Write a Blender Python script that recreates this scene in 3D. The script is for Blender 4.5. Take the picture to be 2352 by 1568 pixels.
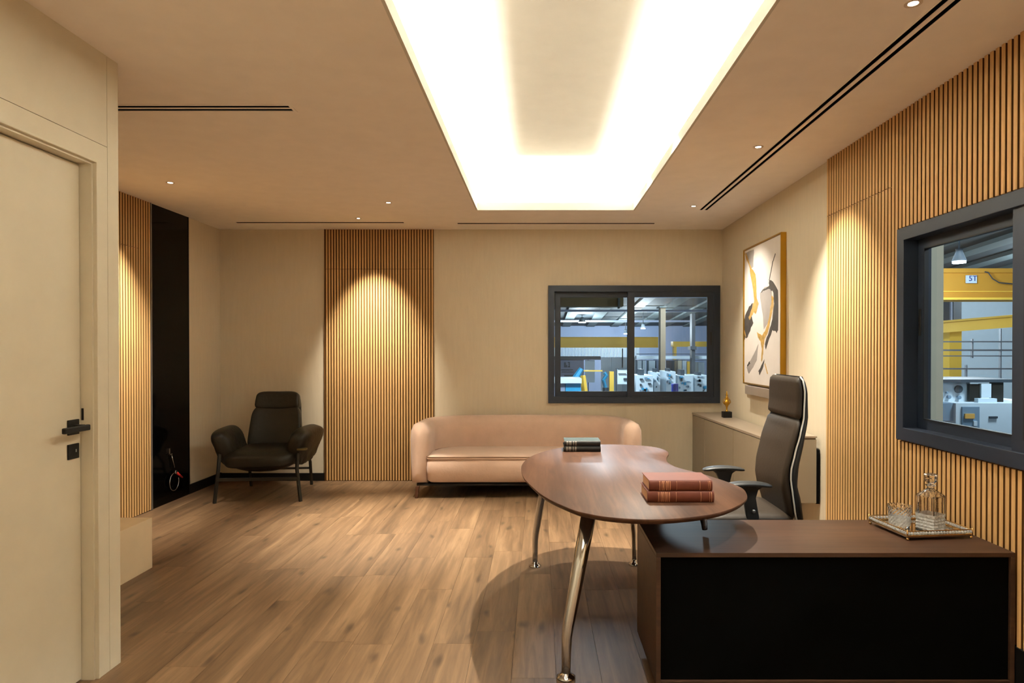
import bpy, bmesh, math, random
from mathutils import Vector, Matrix
random.seed(7)
for o in list(bpy.data.objects): bpy.data.objects.remove(o)
SC = bpy.context.scene; COL = SC.collection
PI = math.pi

# ---------------------------------------------------------------- camera
W, HT, F = 2352., 1568., 1500.
CX, CY, PITCH, EYE = 1237.86, 812.7, .0078, 1.4
cam = bpy.data.cameras.new('camera'); camo = bpy.data.objects.new('camera', cam); COL.objects.link(camo)
cam.sensor_width = 36; cam.sensor_fit = 'HORIZONTAL'; cam.lens = F/W*36
cam.shift_x = (W/2-CX)/W; cam.shift_y = (CY-HT/2)/W
cam.clip_start = .05; cam.clip_end = 200
camo.location = (0, 0, EYE); camo.rotation_euler = (PI/2-PITCH, 0, 0)
SC.camera = camo
# ---------------------------------------------------------------- view and world
vs = SC.view_settings; vs.view_transform = 'Standard'; vs.look = 'None'; vs.gamma = 1; vs.use_curve_mapping = False
vs.exposure = 0.47
world = bpy.data.worlds.new('world'); SC.world = world; world.use_nodes = True
world.node_tree.nodes['Background'].inputs[0].default_value = (.35, .45, .6, 1)
world.node_tree.nodes['Background'].inputs[1].default_value = .15
# room sizes (metres, camera over the origin looking along +Y)
H, D, XL, XR, XD, YF = 2.665, 6.935, -3.382, 1.945, -1.869, -1.6
WARM = (1.0, .94, .80); COVE = (.97, 1.0, .92); COOL = (.80, .91, 1.0)

def light(kind, name, loc, power, color, rot=(0, 0, 0), parent=None, **kw):
    l = bpy.data.lights.new(name, kind); l.energy = power; l.color = color
    for k, v in kw.items(): setattr(l, k, v)
    o = bpy.data.objects.new(name, l); COL.objects.link(o); o.location = loc; o.rotation_euler = rot
    if parent: o.parent = parent
    return o
# coffer: opening in the ceiling, wider cavity above it, LED strips lying on the ledge
CL, CR, CF, CN = -.560, .862, 5.967, -1.0         # opening left, right, far, near
CAV = .16; ZU = 3.05; ZLED = 2.672; LIP = .070; LO = .072
Lx = CR-CL+2*LO; Ly = CF-CN+2*LO
xm, ym = (CL+CR)/2, (CF+CN)/2
KC = 27.0
light('AREA', 'cove_strip_light', (CL-LO, ym, ZLED), KC*Ly, COVE, (PI, 0, 0), shape='RECTANGLE', size=.060, size_y=Ly)
light('AREA', 'cove_strip_light', (CR+LO, ym, ZLED), KC*Ly, COVE, (PI, 0, 0), shape='RECTANGLE', size=.060, size_y=Ly)
light('AREA', 'cove_strip_light', (xm, CF+LO, ZLED), KC*Lx, COVE, (PI, 0, 0), shape='RECTANGLE', size=Lx, size_y=.060)
light('AREA', 'cove_strip_light', (xm, CN-LO, ZLED), KC*Lx, COVE, (PI, 0, 0), shape='RECTANGLE', size=Lx, size_y=.060)

# ---------------------------------------------------------------- helpers
def lin(c):
    if isinstance(c, str): c = [int(c[i:i+2], 16) for i in (0, 2, 4)]
    r = []
    for v in c:
        v /= 255.; r.append(v/12.92 if v <= .04045 else ((v+.055)/1.055)**2.4)
    return (*r, 1.)
def sight(px, py, Y):
    x = (px-CX)/F; z = -(py-CY)/F; c, s = math.cos(PITCH), math.sin(PITCH)
    y, w = c+s*z, -s+c*z; t = Y/y
    return x*t, Y, EYE+w*t
def nodes(m):
    m.use_nodes = True; nt = m.node_tree; return nt, nt.nodes['Principled BSDF']
def mat(name, col, rough=.5, metal=0., spec=.5, noise=0., scale=8., stretch=(1, 1, 1), bump=0., bscale=None, emit=0., coat=0., rnd=0.):
    m = bpy.data.materials.new(name); nt, b = nodes(m); N = nt.nodes.new; L = nt.links.new
    c = lin(col); b.inputs['Base Color'].default_value = c; b.inputs['Roughness'].default_value = rough
    b.inputs['Metallic'].default_value = metal; b.inputs['Specular IOR Level'].default_value = spec
    b.inputs['Coat Weight'].default_value = coat; b.inputs['Coat Roughness'].default_value = .15
    if emit: b.inputs['Emission Color'].default_value = c; b.inputs['Emission Strength'].default_value = emit
    tc = N('ShaderNodeTexCoord'); mp = N('ShaderNodeMapping'); mp.inputs['Scale'].default_value = stretch
    L(tc.outputs['Object'], mp.inputs['Vector'])
    n = N('ShaderNodeTexNoise'); n.inputs['Scale'].default_value = scale; n.inputs['Detail'].default_value = 4
    L(mp.outputs['Vector'], n.inputs['Vector'])
    r = N('ShaderNodeMapRange'); r.inputs['From Min'].default_value = .25; r.inputs['From Max'].default_value = .75
    k = max(noise, .03); r.inputs['To Min'].default_value = 1-k; r.inputs['To Max'].default_value = 1+k
    L(n.outputs['Fac'], r.inputs['Value'])
    fac = r.outputs['Result']
    if rnd:
        oi = N('ShaderNodeObjectInfo'); r2 = N('ShaderNodeMapRange'); r2.inputs['To Min'].default_value = 1-rnd; r2.inputs['To Max'].default_value = 1+rnd
        L(oi.outputs['Random'], r2.inputs['Value']); mu = N('ShaderNodeMath'); mu.operation = 'MULTIPLY'
        L(fac, mu.inputs[0]); L(r2.outputs['Result'], mu.inputs[1]); fac = mu.outputs[0]
    vm = N('ShaderNodeVectorMath'); vm.operation = 'SCALE'; vm.inputs[0].default_value = c[:3]
    L(fac, vm.inputs['Scale']); L(vm.outputs[0], b.inputs['Base Color'])
    if bump:
        n2 = N('ShaderNodeTexNoise'); n2.inputs['Scale'].default_value = bscale or scale; n2.inputs['Detail'].default_value = 6
        L(mp.outputs['Vector'], n2.inputs['Vector']); bp = N('ShaderNodeBump'); bp.inputs['Strength'].default_value = bump
        bp.inputs['Distance'].default_value = .01; L(n2.outputs['Fac'], bp.inputs['Height']); L(bp.outputs[0], b.inputs['Normal'])
    return m
def wood(name, dark, mid, light_, rough=.45, axis='Y', sc=1., knots=True, rnd=.12, coat=0., spec=.5):
    m = bpy.data.materials.new(name); nt, b = nodes(m); N = nt.nodes.new; L = nt.links.new
    tc = N('ShaderNodeTexCoord'); oi = N('ShaderNodeObjectInfo')
    off = N('ShaderNodeVectorMath'); off.operation = 'SCALE'; off.inputs[0].default_value = (17.3, 31.7, 9.1)
    L(oi.outputs['Random'], off.inputs['Scale'])
    ad = N('ShaderNodeVectorMath'); L(tc.outputs['Object'], ad.inputs[0]); L(off.outputs[0], ad.inputs[1])
    mp = N('ShaderNodeMapping'); s = [1., 1., 1.]; s['XYZ'.index(axis)] = .07
    mp.inputs['Scale'].default_value = s; L(ad.outputs[0], mp.inputs['Vector'])
    n = N('ShaderNodeTexNoise'); n.inputs['Scale'].default_value = 26*sc; n.inputs['Detail'].default_value = 8
    n.inputs['Roughness'].default_value = .62; n.inputs['Distortion'].default_value = .6; L(mp.outputs[0], n.inputs['Vector'])
    n3 = N('ShaderNodeTexNoise'); n3.inputs['Scale'].default_value = 5*sc; n3.inputs['Detail'].default_value = 3; L(mp.outputs[0], n3.inputs['Vector'])
    mx = N('ShaderNodeMix'); mx.data_type = 'FLOAT'; mx.inputs[0].default_value = .45
    L(n.outputs['Fac'], mx.inputs[2]); L(n3.outputs['Fac'], mx.inputs[3])
    cr = N('ShaderNodeValToRGB'); e = cr.color_ramp.elements; e[0].position = .33; e[0].color = lin(dark); e[1].position = .68; e[1].color = lin(light_)
    q = e.new(.5); q.color = lin(mid); L(mx.outputs[0], cr.inputs[0]); colr = cr.outputs[0]
    if knots:
        mk = N('ShaderNodeMapping'); s2 = [1., 1., 1.]; s2['XYZ'.index(axis)] = .38; mk.inputs['Scale'].default_value = s2
        n4 = N('ShaderNodeTexNoise'); n4.inputs['Scale'].default_value = 6; n4.inputs['Detail'].default_value = 2
        L(ad.outputs[0], mk.inputs['Vector'])
        L(mk.outputs[0], n4.inputs['Vector'])
        wv = N('ShaderNodeVectorMath'); wv.operation = 'MULTIPLY_ADD'; wv.inputs[1].default_value = (.12, .12, .12); L(n4.outputs['Color'], wv.inputs[0]); L(mk.outputs[0], wv.inputs[2])
        vo = N('ShaderNodeTexVoronoi'); vo.voronoi_dimensions = '2D'; vo.inputs['Scale'].default_value = 3.4; vo.inputs['Randomness'].default_value = 1; L(wv.outputs[0], vo.inputs['Vector'])
        kr = N('ShaderNodeMapRange'); kr.inputs['From Min'].default_value = .015; kr.inputs['From Max'].default_value = .085; kr.inputs['To Min'].default_value = .42; kr.inputs['To Max'].default_value = 1
        L(vo.outputs['Distance'], kr.inputs['Value'])
        vs_ = N('ShaderNodeVectorMath'); vs_.operation = 'SCALE'; L(colr, vs_.inputs[0]); L(kr.outputs[0], vs_.inputs['Scale']); colr = vs_.outputs[0]
    r2 = N('ShaderNodeMapRange'); r2.inputs['To Min'].default_value = 1-rnd; r2.inputs['To Max'].default_value = 1+rnd*.7; L(oi.outputs['Random'], r2.inputs['Value'])
    v2 = N('ShaderNodeVectorMath'); v2.operation = 'SCALE'; L(colr, v2.inputs[0]); L(r2.outputs[0], v2.inputs['Scale']); L(v2.outputs[0], b.inputs['Base Color'])
    bp = N('ShaderNodeBump'); bp.inputs['Strength'].default_value = .12; bp.inputs['Distance'].default_value = .002; L(n.outputs['Fac'], bp.inputs['Height']); L(bp.outputs[0], b.inputs['Normal'])
    b.inputs['Roughness'].default_value = rough; b.inputs['Coat Weight'].default_value = coat; b.inputs['Coat Roughness'].default_value = .12
    b.inputs['Specular IOR Level'].default_value = spec
    return m
def pane_mat(name, tint=(.93, .97, .98), refl=.07):
    m = bpy.data.materials.new(name); nt, b = nodes(m); N = nt.nodes.new; L = nt.links.new
    nt.nodes.remove(b); out = nt.nodes['Material Output']; ge = N('ShaderNodeNewGeometry'); fs = N('ShaderNodeMath'); fs.operation = 'SUBTRACT'; fs.use_clamp = True
    t = N('ShaderNodeBsdfTransparent'); t.inputs[0].default_value = (*tint, 1); g = N('ShaderNodeBsdfGlossy'); g.inputs['Roughness'].default_value = .02
    fr = N('ShaderNodeFresnel'); fr.inputs[0].default_value = 1.45; mx = N('ShaderNodeMixShader')
    L(fr.outputs[0], fs.inputs[0]); L(ge.outputs['Backfacing'], fs.inputs[1]); L(fs.outputs[0], mx.inputs[0]); L(t.outputs[0], mx.inputs[1]); L(g.outputs[0], mx.inputs[2]); L(mx.outputs[0], out.inputs[0])
    return m
def glass_mat(name):
    m = bpy.data.materials.new(name); nt, b = nodes(m); N = nt.nodes.new; L = nt.links.new
    b.inputs['Transmission Weight'].default_value = 1; b.inputs['IOR'].default_value = 1.52; b.inputs['Roughness'].default_value = .01
    b.inputs['Base Color'].default_value = (.98, .99, 1, 1)
    tc = N('ShaderNodeTexCoord'); n = N('ShaderNodeTexNoise'); n.inputs['Scale'].default_value = 30; L(tc.outputs['Object'], n.inputs['Vector'])
    bp = N('ShaderNodeBump'); bp.inputs['Strength'].default_value = .05; bp.inputs['Distance'].default_value = .002; L(n.outputs['Fac'], bp.inputs['Height']); L(bp.outputs[0], b.inputs['Normal'])
    return m

# geometry collectors -------------------------------------------------
class G:
    def __init__(s): s.v = []; s.f = []
    def add(s, vs, fs):
        n = len(s.v); s.v += [tuple(v) for v in vs]; s.f += [tuple(i+n for i in f) for f in fs]; return s
    def box(s, x0, x1, y0, y1, z0, z1):
        return s.add([(x0, y0, z0), (x1, y0, z0), (x1, y1, z0), (x0, y1, z0), (x0, y0, z1), (x1, y0, z1), (x1, y1, z1), (x0, y1, z1)],
                     [(0, 3, 2, 1), (4, 5, 6, 7), (0, 1, 5, 4), (1, 2, 6, 5), (2, 3, 7, 6), (3, 0, 4, 7)])
    def prism(s, pts, z0, z1):
        n = len(pts); return s.add([(x, y, z0) for x, y in pts]+[(x, y, z1) for x, y in pts],
            [tuple(range(n-1, -1, -1)), tuple(range(n, 2*n))]+[(i, (i+1) % n, n+(i+1) % n, n+i) for i in range(n)])
    def loft(s, rings, cap=True, closed=False):
        n = len(rings[0]); vs = [p for r in rings for p in r]; fs = []
        m = len(rings)
        for k in range(m if closed else m-1):
            a, b = k*n, ((k+1) % m)*n
            fs += [(a+i, a+(i+1) % n, b+(i+1) % n, b+i) for i in range(n)]
        if cap and not closed: fs += [tuple(range(n-1, -1, -1)), tuple((m-1)*n+i for i in range(n))]
        return s.add(vs, fs)
    def tube(s, pts, rad, n=12, closed=False):
        pts = [Vector(p) for p in pts]; m = len(pts)
        if not hasattr(rad, '__len__'): rad = [rad]*m
        rings = []; up = None
        for i, p in enumerate(pts):
            a = pts[(i-1) % m] if (closed or i > 0) else p; b = pts[(i+1) % m] if (closed or i < m-1) else p
            t = (b-a).normalized()
            if up is None: up = Vector((0, 0, 1)) if abs(t.z) < .9 else Vector((1, 0, 0))
            u = (up-t*up.dot(t)).normalized(); w = t.cross(u); up = u
            rings.append([p+(u*math.cos(2*PI*k/n)+w*math.sin(2*PI*k/n))*rad[i] for k in range(n)])
        return s.loft(rings, True, closed)
    def lathe(s, prof, cx=0, cy=0, z=0, n=32, sq=None):
        return s.loft([[(cx+r*math.cos(2*PI*k/n), cy+r*math.sin(2*PI*k/n), z+h) for k in range(n)] for r, h in prof])
    def ball(s, c, r, e=(1, 1), nu=24, nv=14, warp=None, M=None):
        """superellipsoid; c centre, r radii, e exponents (1 round, small = boxy)"""
        def sp(w, p): return math.copysign(abs(w)**p, w)
        rings = []
        for j in range(nv+1):
            a = -PI/2+PI*(j+.0)/nv; a = max(-PI/2+.02, min(PI/2-.02, a)); ring = []
            for i in range(nu):
                b = 2*PI*i/nu
                p = Vector((r[0]*sp(math.cos(a), e[0])*sp(math.cos(b), e[1]), r[1]*sp(math.cos(a), e[0])*sp(math.sin(b), e[1]), r[2]*sp(math.sin(a), e[0])))
                if warp: p = Vector(warp(p))
                if M: p = M @ p
                ring.append(p+Vector(c))
            rings.append(ring)
        return s.loft(rings)
    def xf(s, M):
        s.v = [tuple(M @ Vector(v)) for v in s.v]; return s
def obj(name, g, m, parent=None, smooth=False, bevel=0., label=None, kind=None, seg=2, subd=0):
    me = bpy.data.meshes.new(name); me.from_pydata(g.v, [], g.f); me.update()
    bm = bmesh.new(); bm.from_mesh(me); bmesh.ops.recalc_face_normals(bm, faces=bm.faces); bm.to_mesh(me); bm.free()
    me.materials.append(m)
    o = bpy.data.objects.new(name, me); COL.objects.link(o)
    if parent: o.parent = parent
    if smooth:
        for p in me.polygons: p.use_smooth = True
    if bevel:
        b = o.modifiers.new('bevel', 'BEVEL'); b.width = bevel; b.segments = seg; b.limit_method = 'ANGLE'; b.angle_limit = .6
    if subd:
        b = o.modifiers.new('subd', 'SUBSURF'); b.levels = subd; b.render_levels = subd
    if label: o['label'] = label
    if kind: o['kind'] = kind
    return o
def obj_auto(name, g, m, parent=None, ang=40, **k):
    o = obj(name, g, m, parent, smooth=True, **k); me = o.data
    me.set_sharp_from_angle(angle=math.radians(ang)); return o
def thing(name, label, cat, loc=(0, 0, 0), rz=0, group=None):
    o = bpy.data.objects.new(name, None); COL.objects.link(o); o.location = loc; o.rotation_euler = (0, 0, rz); o.empty_display_size = .1
    o['label'] = label; o['category'] = cat
    if group: o['group'] = group
    return o
def tag(o, label, cat, group=None):
    o['label'] = label; o['category'] = cat
    if group: o['group'] = group
    return o
def B(x0, x1, y0, y1, z0, z1): return G().box(x0, x1, y0, y1, z0, z1)
def dup(root, loc=None, rz=None, label=None):
    r = root.copy(); COL.objects.link(r)
    if loc: r.location = loc
    if rz is not None: r.rotation_euler = (0, 0, rz)
    if label: r['label'] = label
    for ch in list(root.children):
        c = ch.copy(); COL.objects.link(c); c.parent = r
        for g_ in ch.children:
            d = g_.copy(); COL.objects.link(d); d.parent = c
    return r
def plate(u, v, w0, w1, holes, fn):
    """slab over u x v with rectangular holes (u0,u1,v0,v1), thickness w0..w1, fn(u,v,w)->xyz"""
    us = sorted({u[0], u[1], *[a for h in holes for a in h[:2]]}); us = [a for a in us if u[0] <= a <= u[1]]
    vv = sorted({v[0], v[1], *[a for h in holes for a in h[2:]]}); vv = [a for a in vv if v[0] <= a <= v[1]]
    def solid(i, j):
        if i < 0 or j < 0 or i >= len(us)-1 or j >= len(vv)-1: return False
        cu, cv = (us[i]+us[i+1])/2, (vv[j]+vv[j+1])/2
        return not any(h[0] < cu < h[1] and h[2] < cv < h[3] for h in holes)
    idx = {}; V = []; Fs = []
    def p(i, j, w):
        k = (i, j, w)
        if k not in idx: idx[k] = len(V); V.append(fn(us[i], vv[j], w0 if w == 0 else w1))
        return idx[k]
    for i in range(len(us)-1):
        for j in range(len(vv)-1):
            if not solid(i, j): continue
            Fs.append((p(i, j, 0), p(i+1, j, 0), p(i+1, j+1, 0), p(i, j+1, 0)))
            Fs.append((p(i, j, 1), p(i, j+1, 1), p(i+1, j+1, 1), p(i+1, j, 1)))
            if not solid(i-1, j): Fs.append((p(i, j, 0), p(i, j+1, 0), p(i, j+1, 1), p(i, j, 1)))
            if not solid(i+1, j): Fs.append((p(i+1, j, 0), p(i+1, j, 1), p(i+1, j+1, 1), p(i+1, j+1, 0)))
            if not solid(i, j-1): Fs.append((p(i, j, 0), p(i, j, 1), p(i+1, j, 1), p(i+1, j, 0)))
            if not solid(i, j+1): Fs.append((p(i, j+1, 0), p(i+1, j+1, 0), p(i+1, j+1, 1), p(i, j+1, 1)))
    g = G(); g.v = V; g.f = Fs; return g

# ---------------------------------------------------------------- materials
M = {}
M['ceil'] = mat('ceiling_paint', (238, 230, 222), .9, spec=.2, noise=.02)
M['cove'] = mat('cove_paint', (200, 194, 184), .9, spec=.2)
M['wall'] = mat('linen_wallpaper', (208, 195, 171), .85, spec=.25, noise=.03, scale=34, stretch=(1, 1, .12), bump=.12, bscale=120)
M['door'] = mat('cream_lacquer', (208, 198, 176), .5, spec=.4, noise=.015)
M['slat'] = mat('oak_slat', (200, 158, 104), .55, spec=.3, noise=.14, scale=30, stretch=(1, 1, .05), rnd=.06)
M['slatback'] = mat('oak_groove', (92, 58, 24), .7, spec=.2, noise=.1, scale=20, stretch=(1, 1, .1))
M['black'] = mat('black_skirting', (14, 13, 12), .5, spec=.3)
M['blackglass'] = mat('black_glass', (4, 4, 4), .08, spec=.12)
M['void'] = mat('dark_slot', (6, 5, 5), .9, spec=.1)
M['frame'] = mat('anthracite_aluminium', (24, 34, 50), .5, metal=.0, spec=.5, noise=.03, scale=60)
M['seal'] = mat('black_rubber', (10, 11, 13), .6)
M['pane'] = pane_mat('window_pane')
M['floor'] = wood('floor_laminate', (76, 57, 39), (108, 83, 59), (138, 110, 81), .45, 'Y', 1.1, True, .075, spec=.4)
M['subfloor'] = mat('joint_dark', (70, 46, 26), .9)
M['walnut'] = wood('walnut_veneer', (54, 35, 25), (70, 46, 33), (88, 60, 44), .5, 'Y', 1.3, False, .02, coat=0., spec=.15)
M['walnutx'] = wood('walnut_veneer_cross', (48, 31, 22), (62, 41, 29), (78, 53, 38), .45, 'X', 1.3, False, .02, coat=0., spec=.3)
M['blackpanel'] = mat('black_laminate', (3, 3, 2), .8, spec=.04)
M['chrome'] = mat('chrome', (196, 198, 202), .12, metal=1)
M['silver'] = mat('silver_piping', (225, 225, 222), .35, metal=.4)
M['leather'] = mat('black_brown_leather', (27, 25, 19), .42, spec=.35, noise=.08, scale=14, bump=.35, bscale=26)
M['leather2'] = mat('office_chair_leather', (42, 33, 24), .5, spec=.28, noise=.05, scale=10, bump=.08, bscale=60)
M['plastic'] = mat('black_plastic', (22, 23, 24), .45, spec=.5)
M['graphite'] = mat('graphite_metal', (44, 43, 38), .45, metal=.4)
M['bronze'] = mat('olive_bracket', (110, 96, 62), .4, metal=.6)
M['velvet'] = mat('blush_velvet', (204, 174, 154), .85, spec=.25, noise=.06, scale=9, bump=.12, bscale=70)
M['velvet'].node_tree.nodes['Principled BSDF'].inputs['Sheen Weight'].default_value = .35
M['piping'] = mat('piping', (120, 88, 62), .8)
M['darkwood'] = mat('dark_leg_wood', (84, 52, 34), .4, noise=.1)
M['taupe'] = mat('taupe_lacquer', (142, 128, 108), .4, spec=.4, noise=.02)
M['taupetop'] = mat('taupe_top', (150, 134, 116), .3, spec=.5)
M['gold'] = mat('brushed_gold', (176, 132, 40), .4, metal=.85, noise=.05)
M['goldpaint'] = mat('gold_leaf', (206, 166, 92), .5, metal=.35, noise=.3, scale=30)
M['ink'] = mat('charcoal_paint', (64, 58, 54), .8, noise=.3, scale=14)
M['inkgrey'] = mat('grey_wash', (150, 142, 138), .85, noise=.12, scale=8)
M['canvas'] = mat('canvas', (214, 206, 200), .85, noise=.08, scale=3)
M['cream'] = mat('cream_bench', (214, 192, 156), .5)
M['bookbrown'] = mat('brown_leather_cover', (92, 42, 25), .6, noise=.12, scale=25, spec=.3)
M['bookdark'] = mat('dark_cover', (20, 17, 15), .55, spec=.3, noise=.1)
M['bookgrey'] = mat('grey_cover', (58, 66, 66), .9, spec=.1)
M['pages'] = mat('page_block', (196, 152, 118), .9, noise=.1, scale=60, stretch=(1, 1, 12))
M['pagesg'] = mat('page_block_grey', (150, 146, 134), .9, noise=.1, scale=60, stretch=(1, 1, 12))
M['foil'] = mat('foil_lettering', (176, 120, 84), .4, metal=.3)
M['foilgrey'] = mat('faded_lettering', (96, 84, 72), .6)
M['glass'] = glass_mat('cut_crystal')
M['sparkle'] = mat('sparkle_crystal', (225, 228, 230), .25, spec=.8, noise=.25, scale=90, bump=.6, bscale=140)  # near-white colour imitates the sparkle of the cut facets
M['sparkle'].node_tree.nodes['Principled BSDF'].inputs['Transmission Weight'].default_value = .55
M['mirror'] = mat('tray_mirror', (190, 180, 165), .06, metal=1)
M['brass'] = mat('pale_brass', (214, 178, 120), .22, metal=1)
M['lamp'] = mat('downlight_lens', (255, 236, 208), .5, emit=30.)
M['ring'] = mat('downlight_ring', (205, 188, 170), .6)
M['steel'] = mat('steel', (170, 175, 180), .3, metal=.9)
M['red'] = mat('red_plug', (190, 40, 40), .4)
# hall materials
M['hwall'] = mat('hall_cladding', (126, 140, 166), .7, noise=.03)
M['hgrey'] = mat('hall_grey', (120, 130, 150), .7)
M['hroof'] = mat('hall_roof_deck', (34, 42, 45), .8, noise=.15, scale=2)
M['hrib'] = mat('hall_roof_rib', (74, 84, 84), .7)
M['hreflect'] = mat('reflection_tan', (118, 106, 88), .8)
M['hbrown'] = mat('girder_brown', (104, 92, 62), .8)
M['hyel'] = mat('crane_yellow', (240, 196, 76), .5, noise=.06, scale=2)
M['hora'] = mat('crane_orange', (196, 142, 50), .5, noise=.06, scale=2)
M['hwhite'] = mat('machine_white', (190, 206, 216), .5)
M['hdark'] = mat('machine_dark', (52, 62, 70), .5)
M['hblue'] = mat('machine_blue', (30, 140, 185), .5)
M['hnavy'] = mat('navy_plastic', (40, 52, 130), .5)
M['hfloor'] = mat('hall_concrete', (130, 135, 135), .7, noise=.1, scale=1)
M['hbeige'] = mat('render_beige', (196, 190, 168), .8)
M['hlamp'] = mat('high_bay_lens', (225, 242, 255), .5, emit=22.)
M['hdoor'] = mat('machine_blue_grey', (110, 135, 155), .5)
M['hnote'] = mat('orange_notice', (206, 160, 80), .6)

# ---------------------------------------------------------------- room shell
def st(o): o['kind'] = 'structure'; return o
floor = st(obj('floor', B(XL-.12, XR+.12, YF-.12, D+.12, -.15, -.0125), M['subfloor']))
pw = .192; ncol = int(math.ceil((XR-XL)/pw)); cache = {}
for c in range(ncol):
    x0 = XL+c*pw; x1 = min(x0+pw, XR); y = .55-random.random()*1.2
    while y < D:
        ln = 1.285 if random.random() < .75 else .92
        a, b = max(y, .4), min(y+ln, D)
        if b-a > .04:
            w = x1-x0-.0012; l = b-a-.0012; key = (round(w, 4), round(l, 3))
            if key not in cache:
                me_o = obj('plank', B(-w/2, w/2, -l/2, l/2, -.012, 0), M['floor'], floor); cache[key] = me_o.data; o = me_o
            else:
                o = bpy.data.objects.new('plank', cache[key]); COL.objects.link(o); o.parent = floor
            o.location = ((x0+x1)/2, (a+b)/2, random.uniform(-.0003, 0))
        y += ln
st(obj('trim_1', B(XL, XR, YF, .399, -.0124, 0), M['floor']))

# ceiling with openings for the coffer and the slot diffusers
DIF = {  # x0,x1,y0,y1 of each diffuser opening
 'right': (1.458, 1.536, 1.0, 5.96), 'left': (-2.62, -1.303, 3.400, 3.486),
 'backl': (-3.03, -1.355, 6.535, 6.575), 'backr': (-.82, 1.165, 6.58, 6.62)}
holes = [(CL-.014, CR+.014, CN-.014, CF+.014)]+list(DIF.values())
ceiling = st(obj('ceiling', plate((XL-.12, XR+.12), (YF-.12, D+.12), H, H+.005, holes, lambda u, v, w: (u, v, w)), M['ceil']))
# coffer: upstand lip around the opening, cavity walls and raised ceiling
def ring(x0, x1, y0, y1, t, z0, z1):
    return plate((x0-t, x1+t), (y0-t, y1+t), z0, z1, [(x0, x1, y0, y1)], lambda u, v, w: (u, v, w))
st(obj('trim_2', ring(CL, CR, CN, CF, .014, H, H+LIP), M['cove']))
st(obj('trim_3', ring(CL-CAV, CR+CAV, CN-CAV, CF+CAV, .04, H+.005, ZU), M['cove']))
st(obj('ceiling_coffer', B(CL-CAV-.04, CR+CAV+.04, CN-CAV-.04, CF+CAV+.04, ZU, ZU+.05), M['cove']))

# back wall + window opening
WB = (.098, 1.916, .826, 2.07)    # outer frame back window x0,x1,z0,z1
WR = (1.690, 3.493, .920, 2.036)  # right window y0,y1,z0,z1
T = .13
wall_back = st(obj('wall_back', plate((XL-T, XR+T), (-.1, H+.02), D, D+T, [(WB[0]+.03, WB[1]-.03, WB[2]+.03, WB[3]-.03)], lambda u, v, w: (u, w, v)), M['wall']))
wall_right = st(obj('wall_right', plate((YF-T, D+T), (-.1, H+.02), XR, XR+T, [(WR[0]+.03, WR[1]-.03, WR[2]+.03, WR[3]-.03)], lambda u, v, w: (w, u, v)), M['wall']))
wall_left = st(obj('wall_left', plate((2.9, D+T), (-.1, H+.02), XL-T, XL, [], lambda u, v, w: (w, u, v)), M['wall']))
wall_front = st(obj('wall_front', B(XD-.2, XR+T, YF-T, YF, -.1, H+.02), M['wall']))
st(obj('wall_return', B(XL-T, XD-.121, 2.79, 2.908, -.0, H), M['door']))

# slat panelling
def slat_mesh(w, d, h, mt):
    c = w*.18
    return G().prism([(-w/2, 0), (w/2, 0), (w/2, -d+c), (w/2-c, -d), (-w/2+c, -d), (-w/2, -d+c)], 0, h)
def slats(parent, fn, u0, u1, pitch, w, d, spans_at):
    """fn(u)->(x,y,rz); spans_at(u)->list of (z0,z1)"""
    n = int(round((u1-u0)/pitch)); p = (u1-u0)/n; meshes = {}
    for i in range(n):
        u = u0+(i+.5)*p
        for z0, z1 in spans_at(u):
            k = round(z1-z0, 3)
            if k not in meshes:
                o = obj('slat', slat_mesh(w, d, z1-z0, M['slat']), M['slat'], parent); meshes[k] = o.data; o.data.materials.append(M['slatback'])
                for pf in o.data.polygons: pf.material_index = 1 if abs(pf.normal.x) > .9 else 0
            else:
                o = bpy.data.objects.new('slat', meshes[k]); COL.objects.link(o); o.parent = parent
            x, y, rz = fn(u); o.location = (x, y, z0); o.rotation_euler = (0, 0, rz)
SEAM = .004
# back panel
obj('backing_board', B(-2.262, -1.115, D-.006, D, 0, H), M['slatback'], wall_back)
slats(wall_back, lambda u: (u, D-.006, 0), -2.262, -1.115, .0294, .0180, .012, lambda u: [(.006, 2.243), (2.243+SEAM, H)])
# left panel (hidden door seam)
LS0, LS1 = 4.25, 5.665
obj('backing_board', B(XL, XL+.006, LS0, LS1, 0, H), M['slatback'], wall_left)
slats(wall_left, lambda u: (XL+.006, u, PI/2), LS0, LS1, .0345, .0215, .013, lambda u: [(.006, 2.243), (2.243+SEAM, H)] if u < 5.49 else [(.006, H)])
# right panel around the window
RS0, RS1 = .6, 4.387
g = plate((RS0, RS1), (.2, H), XR-.006, XR, [(WR[0], WR[1], WR[2], WR[3])], lambda u, v, w: (w, u, v))
obj('backing_board', g, M['slatback'], wall_right)
def rspan(u):
    if WR[0]-.012 < u < WR[1]+.012: return [(.2, WR[2]-.008), (WR[3]+.008, H)]
    if u > 3.58: return [(.2, 2.283), (2.283+SEAM, H)]
    return [(.2, H)]
slats(wall_right, lambda u: (XR-.006, u, -PI/2), RS0, RS1, .0350, .0215, .013, rspan)
# skirtings
st(obj('baseboard_back', G().box(XL, -2.27, D-.014, D, 0, .082).box(-1.105, XR, D-.014, D, 0, .082), M['black'], bevel=.002))
st(obj('baseboard_left', B(XL, XL+.014, 6.29, D-.014, 0, .09), M['black'], bevel=.002))
st(obj('baseboard_right', G().box(XR-.014, XR, 4.39, D-.014, 0, .082).box(XR-.024, XR, RS0, 4.386, 0, .2), M['black'], bevel=.002))
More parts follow.
